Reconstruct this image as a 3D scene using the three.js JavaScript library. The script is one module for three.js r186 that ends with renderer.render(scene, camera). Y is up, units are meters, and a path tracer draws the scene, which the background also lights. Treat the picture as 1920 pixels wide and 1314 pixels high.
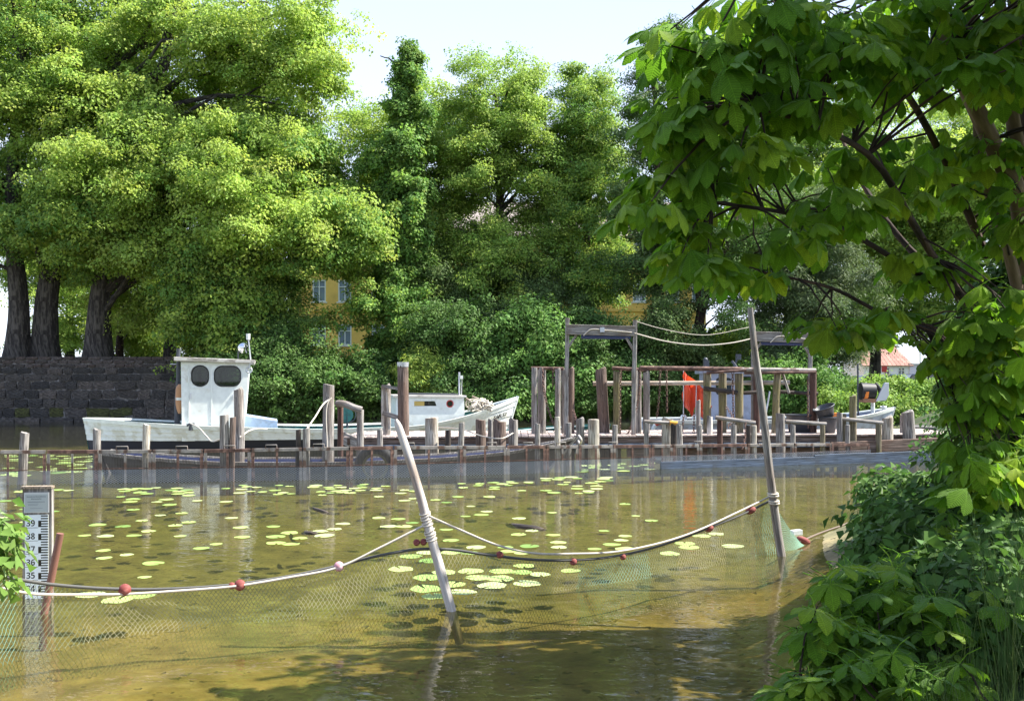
import * as THREE from 'three';
import { mergeGeometries } from 'three/addons/utils/BufferGeometryUtils.js';
import { FontLoader } from 'three/addons/loaders/FontLoader.js';
import { TextGeometry } from 'three/addons/geometries/TextGeometry.js';

// ---------- camera, sky, sun, exposure ----------
const EYE = 1.66, F = 1750, HORIZON = 713;            // metres above the water; focal length and horizon row of the 1920 x 1314 picture
const scene = new THREE.Scene();
const camera = new THREE.PerspectiveCamera(2 * Math.atan(657 / F) * 180 / Math.PI, 1920 / 1314, 0.1, 1500);
camera.position.set(0, EYE, 0);
camera.lookAt(0, EYE, -10);
camera.setViewOffset(1920, 1314, 0, -56, 1920, 1314);
camera.updateProjectionMatrix();

const SUN = new THREE.Vector3(0.80, 1.06, -0.08).normalize();
{
  const w = 512, h = 256, d = new Float32Array(w * h * 4), v = new THREE.Vector3();
  for (let j = 0; j < h; j++) for (let i = 0; i < w; i++) {
    const e = ((j + 0.5) / h - 0.5) * Math.PI, a = ((i + 0.5) / w - 0.5) * 2 * Math.PI;
    v.set(Math.cos(e) * Math.cos(a), Math.sin(e), Math.cos(e) * Math.sin(a));
    const up = Math.max(v.y, 0), k = Math.exp(-1.9 * up), c = Math.max(0, v.dot(SUN)), g = 0.30 * c ** 6 + 0.5 * c ** 40;
    const o = (j * w + i) * 4;
    d[o] = 0.08 + 0.46 * k + g * 0.8; d[o + 1] = 0.16 + 0.43 * k + g * 0.78; d[o + 2] = 0.38 + 0.27 * k + g * 0.74; d[o + 3] = 1;
  }
  const t = new THREE.DataTexture(d, w, h, THREE.RGBAFormat, THREE.FloatType);
  t.mapping = THREE.EquirectangularReflectionMapping; t.magFilter = t.minFilter = THREE.LinearFilter; t.needsUpdate = true;
  scene.background = t; scene.environment = t;
}
const sun = new THREE.DirectionalLight(new THREE.Color(1.0, 0.95, 0.86), 5);
sun.name = 'sun'; sun.position.copy(SUN).multiplyScalar(80).add(new THREE.Vector3(0, 0, -18)); sun.target.position.set(0, 0, -18);
sun.castShadow = true; sun.shadow.mapSize.set(4096, 4096); sun.shadow.radius = 1;
Object.assign(sun.shadow.camera, { left: -45, right: 45, top: 45, bottom: -45, near: 1, far: 220 });
scene.add(sun, sun.target);
const renderer = new THREE.WebGLRenderer({ antialias: true });
renderer.toneMapping = THREE.LinearToneMapping;
renderer.toneMappingExposure = 2.9;
renderer.shadowMap.enabled = true;

// ---------- helpers ----------
function rng(seed) { let s = seed >>> 0; return () => { s = (s + 0x6D2B79F5) | 0; let t = Math.imul(s ^ (s >>> 15), 1 | s); t = (t + Math.imul(t ^ (t >>> 7), 61 | t)) ^ t; return ((t ^ (t >>> 14)) >>> 0) / 4294967296; }; }
const V = (x, y, z) => new THREE.Vector3(x, y, z);
const lerp = (a, b, t) => a + (b - a) * t, clamp = (x, a = 0, b = 1) => Math.min(b, Math.max(a, x));
const smooth = (t) => { t = clamp(t); return t * t * (3 - 2 * t); };
function table(pts) { return (x) => { if (x <= pts[0][0]) return pts[0][1]; for (let i = 1; i < pts.length; i++) if (x <= pts[i][0]) { const [a, b] = pts[i - 1], [c, d] = pts[i]; return lerp(b, d, (x - a) / (c - a)); } return pts[pts.length - 1][1]; }; }
function smoothTable(pts) { const f = table(pts); return (x) => { let s = 0; const w = (pts[pts.length - 1][0] - pts[0][0]) * 0.05; for (let i = -2; i <= 2; i++) s += f(x + i * w * 0.5); const e = smooth(Math.min(x - pts[0][0], pts[pts.length - 1][0] - x) / (w * 1.2)); return lerp(f(x), s / 5, e); }; }
// a surveyed point of the place: column and row in the picture and its distance in metres ahead of the camera
const at = (px, py, d) => V((px - 960) * d / F, EYE - (py - HORIZON) * d / F, -d);
const wx = (px, d) => (px - 960) * d / F, hy = (py, d) => EYE - (py - HORIZON) * d / F;
const onWater = (px, py, y = 0) => { const d = (EYE - y) * F / (py - HORIZON); return V((px - 960) * d / F, y, -d); };

function valueNoise(size, seed) {   // periodic value noise
  const r = rng(seed), g = new Float32Array(size * size); for (let i = 0; i < g.length; i++) g[i] = r();
  const m = (i) => ((i % size) + size) % size;
  return (x, y) => { const i = Math.floor(x), j = Math.floor(y), u = smooth(x - i), v = smooth(y - j);
    return lerp(lerp(g[m(j) * size + m(i)], g[m(j) * size + m(i + 1)], u), lerp(g[m(j + 1) * size + m(i)], g[m(j + 1) * size + m(i + 1)], u), v); };
}
function fbmP(seed, base, oct, fx = 1, fy = 1) {   // periodic over u,v in 0..1
  const ns = []; for (let o = 0; o < oct; o++) ns.push([valueNoise(base * 2 ** o * Math.max(fx, fy), seed + o * 17), base * 2 ** o]);
  return (u, v) => { let s = 0, a = 0.5, t = 0; for (const [n, f] of ns) { s += a * n(u * f * fx, v * f * fy); t += a; a *= 0.55; } return s / t; };
}
const noiseA = valueNoise(256, 5), noiseB = valueNoise(256, 9);
const fbm2 = (x, y) => 0.5 * noiseA(x + 900, y + 900) + 0.27 * noiseB(x * 2.1 + 900, y * 2.1 + 900) + 0.15 * noiseA(x * 4.3 + 900, y * 4.3 + 900) + 0.08 * noiseB(x * 8.7 + 900, y * 8.7 + 900);
function tex(w, h, fn, srgb = true, rep = [1, 1]) {
  const d = new Uint8Array(w * h * 4);
  for (let j = 0; j < h; j++) for (let i = 0; i < w; i++) { const c = fn(i / w, j / h), o = (j * w + i) * 4; for (let k = 0; k < 3; k++) d[o + k] = clamp(c[k] ?? c[0]) * 255; d[o + 3] = 255; }
  const t = new THREE.DataTexture(d, w, h); t.wrapS = t.wrapT = THREE.RepeatWrapping; t.magFilter = THREE.LinearFilter; t.minFilter = THREE.LinearMipmapLinearFilter; t.generateMipmaps = true;
  if (srgb) t.colorSpace = THREE.SRGBColorSpace; t.repeat.set(...rep); t.needsUpdate = true; return t;
}
const mixc = (a, b, t) => a.map((x, i) => lerp(x, b[i], t));
const lin = (r, g, b) => new THREE.Color().setRGB(r, g, b);
function mat(color, rough = 0.8, extra = {}) { return new THREE.MeshStandardMaterial({ color, roughness: rough, side: THREE.DoubleSide, ...extra }); }
function phys(color, rough, extra) { return new THREE.MeshPhysicalMaterial({ color, roughness: rough, side: THREE.DoubleSide, ...extra }); }

const used = new Map();
function numbered(n) { const k = used.get(n) ?? 0; used.set(n, k + 1); return k ? n + '_' + String(k).padStart(3, '0') : n; }
function mesh(geo, m, name, parent) { const o = new THREE.Mesh(geo, m); o.name = name; o.castShadow = o.receiveShadow = true; if (parent) parent.add(o); return o; }
function tag(o, label, category, group, kind) { o.userData.label = label; o.userData.category = category; if (group) o.userData.group = group; if (kind) o.userData.kind = kind; return o; }
function thing(name, label, category, group, pos) { const g = new THREE.Group(); g.name = numbered(name); tag(g, label, category, group); if (pos) g.position.copy(pos); scene.add(g); return g; }
function single(geo, m, name, label, category, group) { const o = mesh(geo, m, numbered(name)); scene.add(o); return tag(o, label, category, group); }
function structure(geo, m, name, label) { const o = mesh(geo, m, name); o.userData.kind = 'structure'; o.userData.label = label; o.userData.category = name.replace(/_/g, ' '); scene.add(o); return o; }

// tube along a path with a radius at each point; uv in metres; sq squares the section off
function tube(path, radii, n = 8, o = {}) {
  const pts = path, N = pts.length, pos = [], uv = [], idx = [], ref = o.ref ?? V(0.31, 0.11, 0.94).normalize(), r = o.jit ? rng(o.seed ?? 3) : null;
  let len = 0; const t = V(), b = V(), nn = V();
  const ring = o.jit ? Array.from({ length: n }, () => 1 + (r() - 0.5) * o.jit) : null;
  let rf = ref.clone();
  for (let i = 0; i < N; i++) {
    t.copy(pts[Math.min(i + 1, N - 1)]).sub(pts[Math.max(i - 1, 0)]).normalize();
    b.crossVectors(t, rf); if (b.lengthSq() < 1e-4) b.crossVectors(t, V(1, 0, 0.2)); b.normalize(); nn.crossVectors(b, t).normalize(); rf = nn.clone();
    if (i) len += pts[i].distanceTo(pts[i - 1]);
    const R = typeof radii === 'number' ? radii : radii[i] ?? radii[radii.length - 1];
    for (let k = 0; k <= n; k++) {
      const a = (k % n + (o.sq ? 0.5 : 0)) / n * Math.PI * 2; let q = R * (ring ? ring[k % n] : 1);
      if (o.jit) q *= 1 + (r() - 0.5) * o.jit * 0.35;
      let ca = Math.cos(a), sa = Math.sin(a);
      if (o.sq) { const m = Math.max(Math.abs(ca), Math.abs(sa)); const f = lerp(1, 1 / m, o.sq); ca *= f; sa *= f; }
      pos.push(pts[i].x + (b.x * ca * (o.flat ?? 1) + nn.x * sa) * q, pts[i].y + (b.y * ca * (o.flat ?? 1) + nn.y * sa) * q, pts[i].z + (b.z * ca * (o.flat ?? 1) + nn.z * sa) * q);
      uv.push(k / n * R * 6.28, len);
    }
  }
  for (let i = 0; i < N - 1; i++) for (let k = 0; k < n; k++) { const a = i * (n + 1) + k, c = a + n + 1; idx.push(a, c, a + 1, a + 1, c, c + 1); }
  const g = new THREE.BufferGeometry();
  g.setAttribute('position', new THREE.Float32BufferAttribute(pos, 3)); g.setAttribute('uv', new THREE.Float32BufferAttribute(uv, 2)); g.setIndex(idx); g.computeVertexNormals();
  if (o.cap === false) return g;
  const caps = [g];
  for (const e of [0, N - 1]) {
    const cp = [pts[e].x, pts[e].y, pts[e].z], cu = [0, 0], ci = [];
    for (let k = 0; k < n; k++) { const q = (e * (n + 1) + k) * 3; cp.push(pos[q], pos[q + 1], pos[q + 2]); cu.push(pos[q] * 1.3 + pos[q + 2], pos[q + 1] * 0.6 + pos[q + 2] * 0.7); }
    for (let k = 0; k < n; k++) { const x = 1 + k, y = 1 + (k + 1) % n; if (e) ci.push(0, x, y); else ci.push(0, y, x); }
    const c = new THREE.BufferGeometry(); c.setAttribute('position', new THREE.Float32BufferAttribute(cp, 3)); c.setAttribute('uv', new THREE.Float32BufferAttribute(cu, 2)); c.setIndex(ci); c.computeVertexNormals(); caps.push(c);
  }
  return mergeGeometries(caps);
}
function curve(pts, n) { return new THREE.CatmullRomCurve3(pts, false, 'centripetal').getPoints(n); }
function rod(a, b, r, n = 6, o) { return tube([a, b], r, n, o); }
// a board from a to b, w wide (across the given side vector) and t thick, edges eased
function board(a, b, w, t, side = V(0, 0, 1)) {
  const L = a.distanceTo(b), e = Math.min(w, t) * 0.12, s = new THREE.Shape();
  s.moveTo(-w / 2 + e, -t / 2); s.lineTo(w / 2 - e, -t / 2); s.lineTo(w / 2, -t / 2 + e); s.lineTo(w / 2, t / 2 - e); s.lineTo(w / 2 - e, t / 2); s.lineTo(-w / 2 + e, t / 2); s.lineTo(-w / 2, t / 2 - e); s.lineTo(-w / 2, -t / 2 + e); s.closePath();
  const g = new THREE.ExtrudeGeometry(s, { depth: L, bevelEnabled: false });
  const p = g.attributes.position, u = g.attributes.uv; for (let i = 0; i < p.count; i++) u.setXY(i, p.getX(i) + p.getY(i), p.getZ(i));
  const z = b.clone().sub(a).normalize(), x = side.clone().addScaledVector(z, -side.dot(z)).normalize(), y = V().crossVectors(z, x);
  g.applyMatrix4(new THREE.Matrix4().makeBasis(x, y, z).setPosition(a)); return g;
}
function box(w, h, d, x = 0, y = 0, z = 0) { const g = new THREE.BoxGeometry(w, h, d); const p = g.attributes.position, n = g.attributes.normal, u = g.attributes.uv; for (let i = 0; i < p.count; i++) { const ax = Math.abs(n.getX(i)), ay = Math.abs(n.getY(i)); u.setXY(i, ax > 0.5 ? p.getZ(i) : p.getX(i), ay > 0.5 ? p.getZ(i) : p.getY(i)); } return g.translate(x, y, z); }
const merge = (a) => mergeGeometries(a.map((g) => { const q = g.index ? g.toNonIndexed() : g; for (const k of Object.keys(q.attributes)) if (!['position', 'normal', 'uv'].includes(k)) q.deleteAttribute(k); return q; }));

// ---------- materials ----------
const gW = fbmP(11, 4, 4, 8, 1), gW2 = fbmP(31, 3, 4), gW3 = fbmP(41, 8, 3, 10, 1);
const woodTone = (a, b, c, crack = 0.35) => tex(512, 512, (u, v) => { const s = gW(u, v), n = gW2(u, v), k = gW3(u, v); let q = mixc(a, b, smooth((s - 0.25) * 2)); q = mixc(q, c, smooth((n - 0.42) * 3.2) * 0.7); return q.map((x) => x * (1 - crack * smooth((k - 0.60) * 7))); }, true, [2.2, 0.8]);
const woodBump = tex(512, 512, (u, v) => [gW(u, v) * 0.6 + gW3(u, v) * 0.4 - 0.35 * smooth((gW3(u, v) - 0.6) * 7)], false, [2.2, 0.8]);
const wood = (t, b = 0.009) => mat(0xffffff, 0.9, { map: t, bumpMap: woodBump, bumpScale: b });
const W = {
  grey: wood(woodTone([0.40, 0.38, 0.365], [0.66, 0.64, 0.615], [0.46, 0.41, 0.37])),
  pale: wood(woodTone([0.58, 0.55, 0.50], [0.78, 0.75, 0.70], [0.52, 0.44, 0.36])),
  brown: wood(woodTone([0.30, 0.25, 0.22], [0.52, 0.45, 0.41], [0.40, 0.31, 0.26])),
  red: wood(woodTone([0.22, 0.15, 0.13], [0.42, 0.31, 0.27], [0.34, 0.24, 0.21])),
  moss: wood(woodTone([0.36, 0.33, 0.26], [0.55, 0.51, 0.42], [0.45, 0.42, 0.24])),
  dark: wood(woodTone([0.15, 0.13, 0.12], [0.32, 0.28, 0.25], [0.22, 0.18, 0.15])),
  deck: wood(woodTone([0.60, 0.54, 0.51], [0.76, 0.70, 0.67], [0.64, 0.57, 0.53])),
  blue: wood(woodTone([0.24, 0.29, 0.36], [0.34, 0.40, 0.48], [0.28, 0.31, 0.35])),
};
const nR = fbmP(71, 6, 5), nR2 = fbmP(77, 16, 4);
const rustTex = tex(256, 256, (u, v) => mixc([0.28, 0.20, 0.17], [0.50, 0.39, 0.34], smooth((nR(u, v) - 0.3) * 2.2)).map((x) => x * (0.7 + 0.6 * nR2(u, v))), true, [1.5, 1.5]);
const oldSteelTex = tex(256, 256, (u, v) => mixc([0.50, 0.48, 0.46], [0.34, 0.26, 0.22], smooth((nR(u, v) - 0.47) * 6)).map((x) => x * (0.75 + 0.5 * nR2(u, v))), true, [1.2, 1.2]);
const paintTex = (a, b, dirt = 0.55) => tex(512, 512, (u, v) => mixc(a, b, smooth((nR(u, v) - dirt) * 6) * 0.6).map((x) => x * (0.93 + 0.12 * nR2(u, v))), true, [0.7, 0.7]);
const C = {
  rust: mat(0xffffff, 0.85, { map: rustTex, bumpMap: rustTex, bumpScale: 0.004 }),
  steel: mat(0xffffff, 0.6, { map: oldSteelTex, metalness: 0.25, bumpMap: oldSteelTex, bumpScale: 0.002 }),
  galv: mat(lin(0.24, 0.28, 0.33), 0.5, { metalness: 0.2 }),
  wire: mat(lin(0.09, 0.085, 0.08), 0.7, { metalness: 0.3 }),
  white: mat(0xffffff, 0.45, { map: paintTex([0.86, 0.88, 0.86], [0.74, 0.73, 0.68], 0.6) }),
  hullWhite: mat(0xffffff, 0.5, { map: paintTex([0.84, 0.86, 0.85], [0.72, 0.71, 0.64], 0.52) }),
  hullGrey: mat(0xffffff, 0.5, { map: paintTex([0.70, 0.74, 0.80], [0.55, 0.56, 0.58], 0.5) }),
  houseGrey: mat(0xffffff, 0.5, { map: paintTex([0.56, 0.60, 0.68], [0.46, 0.48, 0.52], 0.5) }),
  navy: mat(lin(0.012, 0.016, 0.035), 0.4), navyIn: mat(lin(0.02, 0.03, 0.10), 0.5),
  teal: mat(0xffffff, 0.55, { map: paintTex([0.11, 0.36, 0.35], [0.10, 0.25, 0.25], 0.5) }),
  roofGrey: mat(0xffffff, 0.8, { map: paintTex([0.74, 0.73, 0.70], [0.40, 0.37, 0.33], 0.47) }),
  black: mat(lin(0.012, 0.012, 0.013), 0.55), rubber: mat(lin(0.02, 0.02, 0.021), 0.75), charcoal: mat(lin(0.045, 0.05, 0.06), 0.5),
  chrome: mat(lin(0.75, 0.75, 0.75), 0.18, { metalness: 1 }), alu: mat(lin(0.55, 0.57, 0.6), 0.4, { metalness: 0.6 }),
  glass: phys(lin(0.30, 0.34, 0.32), 0.02, { transmission: 1, thickness: 0, ior: 1.5 }),
  glassDark: phys(lin(0.02, 0.022, 0.022), 0.05, { clearcoat: 1, clearcoatRoughness: 0.03 }),
  orange: phys(lin(0.80, 0.09, 0.02), 0.9, { transmission: 0.4, thickness: 0 }), orangeHard: mat(lin(0.75, 0.22, 0.03), 0.5), redPaint: mat(lin(0.45, 0.03, 0.025), 0.5),
  floatRed: mat(0xffffff, 0.75, { map: tex(128, 128, (u, v) => mixc([0.46, 0.20, 0.18], [0.60, 0.36, 0.33], smooth((nR(u, v) - 0.4) * 3))) }),
  floatPink: mat(0xffffff, 0.75, { map: tex(128, 128, (u, v) => mixc([0.72, 0.52, 0.55], [0.85, 0.72, 0.74], smooth((nR(u, v) - 0.4) * 3))) }),
  rope: mat(lin(0.50, 0.45, 0.38), 0.9), ropeDark: mat(lin(0.09, 0.09, 0.085), 0.9), ropeTeal: mat(lin(0.06, 0.28, 0.27), 0.8), brownPipe: mat(lin(0.19, 0.085, 0.06), 0.6), hose: mat(lin(0.12, 0.085, 0.06), 0.7),
};
// ---------- ground, lake bed, water ----------
const shoreRight = table([[-4, -6], [1.5, -2], [2.6, 0.6], [3.6, 1.35], [5, 1.75], [7, 2.45], [10.1, 3.4], [11.8, 4.9], [14, 6.4], [17, 7.9], [20, 9.4], [26, 11.6], [34, 13.5], [35.6, 9]]);
const farShore = table([[-60, 38], [-10.2, 38], [-9, 35.8], [0, 35.4], [6, 35.2], [13, 32.5], [40, 31]]);
function ground(X, Z) {
  const n = fbm2(X * 0.9, Z * 0.9) - 0.5, n2 = fbm2(X * 3, Z * 3) - 0.5;
  let bed = -0.16 - 0.14 * smooth((Z - 5) / 2.5) - 0.10 * smooth((Z - 7.5) / 5) + 0.16 * smooth((Z - 12.5) / 2) - 0.5 * smooth((Z - 18) / 4) + n * 0.08 + n2 * 0.03;
  let h = bed;
  const dr = Z < 36 ? X - shoreRight(Z) : -1;
  if (dr > -0.8) h = lerp(h, 0.06 + 0.50 * smooth(dr / 1.6) + 0.55 * smooth((dr - 1.4) / 5) + n * 0.15 + n2 * 0.04, smooth((dr + 0.8) / 1.0));
  if (Z < 3.4) h = Math.max(h, lerp(bed, 0.25 + n * 0.1, smooth((3.4 - Z) / 1.2)));
  if (Z < 7) h = Math.max(h, lerp(bed, 0.2 + n * 0.1, smooth((-3.05 - X - Math.max(0, Z - 5) * 0.6) / 0.7)));
  const fs = farShore(X), df = Z - fs;
  if (df > -1.2) {
    const land = X < -10.2 ? (df > -0.1 ? 2.5 : bed) : 0.1 + (X > 9 ? 0.75 : 1.75) * smooth(df / 4.5) + n * 0.2;
    h = Math.max(h, X < -10.2 ? land : lerp(bed, land, smooth((df + 1.2) / 1.4)));
    if (X > 6) h = lerp(h, 0.55, smooth((Z - 40) / 10) * smooth((X - 6) / 6)); if (Z > 60) h = lerp(h, 0.8, smooth((Z - 60) / 60));
  }
  return h;
}
{
  const xs = [], zs = [];
  for (let x = -12; x <= 13; x += 0.22) xs.push(x);
  for (let x = 13.4, s = 0.5; x < 700; x += s, s *= 1.22) xs.push(x);
  for (let x = -12.4, s = 0.5; x > -700; x -= s, s *= 1.22) xs.unshift(x);
  for (let z = -3; z <= 46; z += 0.25) zs.push(z);
  for (let z = 46.5, s = 0.6; z < 1100; z += s, s *= 1.2) zs.push(z);
  for (let z = -3.5, s = 0.6; z > -300; z -= s, s *= 1.3) zs.unshift(z);
  const pos = [], col = [], uv = [], H = [], nx = xs.length;
  const sand = [0.42, 0.34, 0.19], sand2 = [0.33, 0.26, 0.13], mud = [0.275, 0.27, 0.125], mud2 = [0.20, 0.20, 0.09], soil = [0.075, 0.055, 0.035], grass = [0.045, 0.085, 0.018];
  for (const z of zs) for (const x of xs) {
    const h = ground(x, z), n = fbm2(x * 0.7 + 40, z * 0.7), m = fbm2(x * 2.6, z * 2.6 + 70), q = fbm2(x * 7, z * 7 + 20);
    H.push(h); pos.push(x, h, -z); uv.push(x, z);
    const mudness = smooth((z + (n - 0.5) * 3.0 + (m - 0.5) * 1.4 - 7.0 - Math.max(0, x) * 0.9 + Math.max(0, -x) * 0.15) / 1.4);
    let c = mixc(mixc(sand, sand2, smooth((m - 0.35) * 3)), mixc(mud, mud2, smooth((q - 0.4) * 3) * 0.8), mudness);
    c = mixc(c, mixc(soil, grass, smooth((n + m - 0.75) * 4)), smooth((h - 0.0 + (q - 0.5) * 0.12) / 0.14));
    col.push(...c);
  }
  const bed = [], land = [];
  for (let j = 0; j < zs.length - 1; j++) for (let i = 0; i < nx - 1; i++) {
    const a = j * nx + i, b = a + 1, c = a + nx, d = c + 1, t = (H[a] + H[b] + H[c] + H[d]) / 4 < -0.015 ? bed : land;
    t.push(a, b, c, b, d, c);
  }
  const nG = fbmP(91, 10, 5), nG2 = fbmP(97, 30, 3);
  const grain = tex(1024, 1024, (u, v) => { const a = nG(u, v), b = nG2(u, v); const s = 0.62 + 0.42 * a + 0.22 * (b - 0.5) - 0.35 * smooth((b - 0.68) * 9); return [s, s * 0.99, s * 0.96]; }, true, [0.45, 0.45]);
  const make = (idx) => { const g = new THREE.BufferGeometry(); g.setAttribute('position', new THREE.Float32BufferAttribute(pos, 3)); g.setAttribute('color', new THREE.Float32BufferAttribute(col, 3)); g.setAttribute('uv', new THREE.Float32BufferAttribute(uv, 2)); g.setIndex(idx); g.computeVertexNormals(); return g; };
  const m = mat(0xffffff, 0.95, { vertexColors: true, map: grain, bumpMap: grain, bumpScale: 0.02 });
  structure(make(bed), m, 'lake_bed', 'sandy and muddy lake bed seen through the shallow water');
  structure(make(land), m, 'ground', 'earth banks and land around the inlet');
  // water: a clear sheet with small ripples
  const w1 = fbmP(101, 9, 3, 1, 2), w2 = fbmP(107, 22, 3, 1, 2);
  const ripples = tex(1024, 1024, (u, v) => [0.6 * w1(u, v) + 0.4 * w2(u, v)], false, [0.42, 0.42]);
  const wg = new THREE.PlaneGeometry(300, 60, 1, 1).rotateX(-Math.PI / 2).translate(0, 0, -24); { const p = wg.attributes.position, u = wg.attributes.uv; for (let i = 0; i < p.count; i++) u.setXY(i, p.getX(i) * 0.985 + p.getZ(i) * 0.17, p.getZ(i) * 0.985 - p.getX(i) * 0.17); }
  structure(wg, phys(lin(0.64, 0.615, 0.39), 0.0, { transmission: 0.97, thickness: 0, ior: 1.333, bumpMap: ripples, bumpScale: 0.0042 }), 'water', 'calm olive brown water of the inlet');
}

// ---------- stone quay wall ----------
{
  const r = rng(61), g = thing('stone_wall', 'dark stone quay wall below the large trees, behind the stern of the white boat', 'wall', null, V(0, 0, -37.7));
  const x0 = -22.5, x1 = -10.0, nS = fbmP(131, 8, 5);
  const stoneTex = tex(256, 256, (u, v) => { const s = 0.55 + 0.9 * (nS(u, v) - 0.3); return [s, s, s * 1.02]; });
  const sm = [[0.082, 0.077, 0.072], [0.125, 0.112, 0.10], [0.055, 0.052, 0.05], [0.17, 0.145, 0.125], [0.095, 0.084, 0.074]].map((c) => mat(lin(...c), 0.85, { map: stoneTex, bumpMap: stoneTex, bumpScale: 0.05 }));
  const bm = [[0.15, 0.115, 0.10], [0.11, 0.095, 0.085], [0.18, 0.15, 0.135]].map((c) => mat(lin(...c), 0.9, { map: stoneTex, bumpMap: stoneTex, bumpScale: 0.03 }));
  const mossM = mat(lin(0.10, 0.11, 0.03), 0.95, { map: stoneTex, bumpMap: stoneTex, bumpScale: 0.04 });
  mesh(box(x1 - x0, 3.5, 0.6, (x0 + x1) / 2, 0.84, -0.34), mat(lin(0.26, 0.25, 0.235), 0.95, { map: stoneTex, bumpMap: stoneTex, bumpScale: 0.03 }), 'mortar', g);
  const variants = Array.from({ length: 5 }, (_, k) => { const b = new THREE.BoxGeometry(1, 1, 1, 3, 2, 1), q = rng(k + 3), p = b.attributes.position, memo = {};
    for (let i = 0; i < p.count; i++) { const key = [p.getX(i), p.getY(i), p.getZ(i)].map((x) => x.toFixed(2)).join(); memo[key] ??= [(q() - 0.5) * 0.13, (q() - 0.5) * 0.16, q() * 0.16]; const j = memo[key], ex = Math.abs(p.getX(i)) > 0.4 && Math.abs(p.getY(i)) > 0.4; p.setXYZ(i, p.getX(i) * (ex ? 0.985 : 1) + j[0] * 0.5, p.getY(i) * (ex ? 0.97 : 1) + j[1] * 0.55, p.getZ(i) + (p.getZ(i) > 0 ? j[2] - (ex ? 0.14 : 0) : 0)); }
    b.computeVertexNormals(); return b; });
  let y = -0.35;
  for (const [hh, wmin, wmax, brick] of [[0.5, 0.7, 1.5], [0.40, 0.5, 0.95], [0.36, 0.45, 0.9], [0.37, 0.45, 0.9], [0.34, 0.45, 0.9], [0.30, 0.5, 0.9], [0.26, 0.4, 0.75], [0.15, 0.3, 0.55, 1], [0.15, 0.3, 0.55, 1], [0.15, 0.4, 0.7, 1]]) {
    let x = x0 + r() * 0.2;
    while (x < x1 - 0.1) {
      const w = lerp(wmin, wmax, r()), m = brick ? bm[Math.floor(r() * 3)] : (y < 0.5 && y > -0.2 && x < -15 && r() < 0.4 ? mossM : sm[Math.floor(r() * 5)]);
      const loose = !brick && x > -16.5 && y < 1.1, s = mesh(variants[Math.floor(r() * 5)], m, brick ? 'brick' : 'stone', g);
      s.scale.set(w - 0.03, hh - 0.03, 0.3); s.position.set(x + w / 2, y + hh / 2 + (r() - 0.5) * 0.015, -0.15 + (r() - 0.5) * 0.05 + (y < -0.2 ? 0.1 : 0)); s.rotation.z = (r() - 0.5) * (brick ? 0.03 : loose ? 0.34 : 0.10); if (loose) { s.scale.y *= 0.8 + r() * 0.4; s.scale.x *= 0.85 + 0.25 * r(); s.position.y += (r() - 0.5) * 0.06; }
      x += w;
    }
    y += hh;
  }
}

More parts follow.
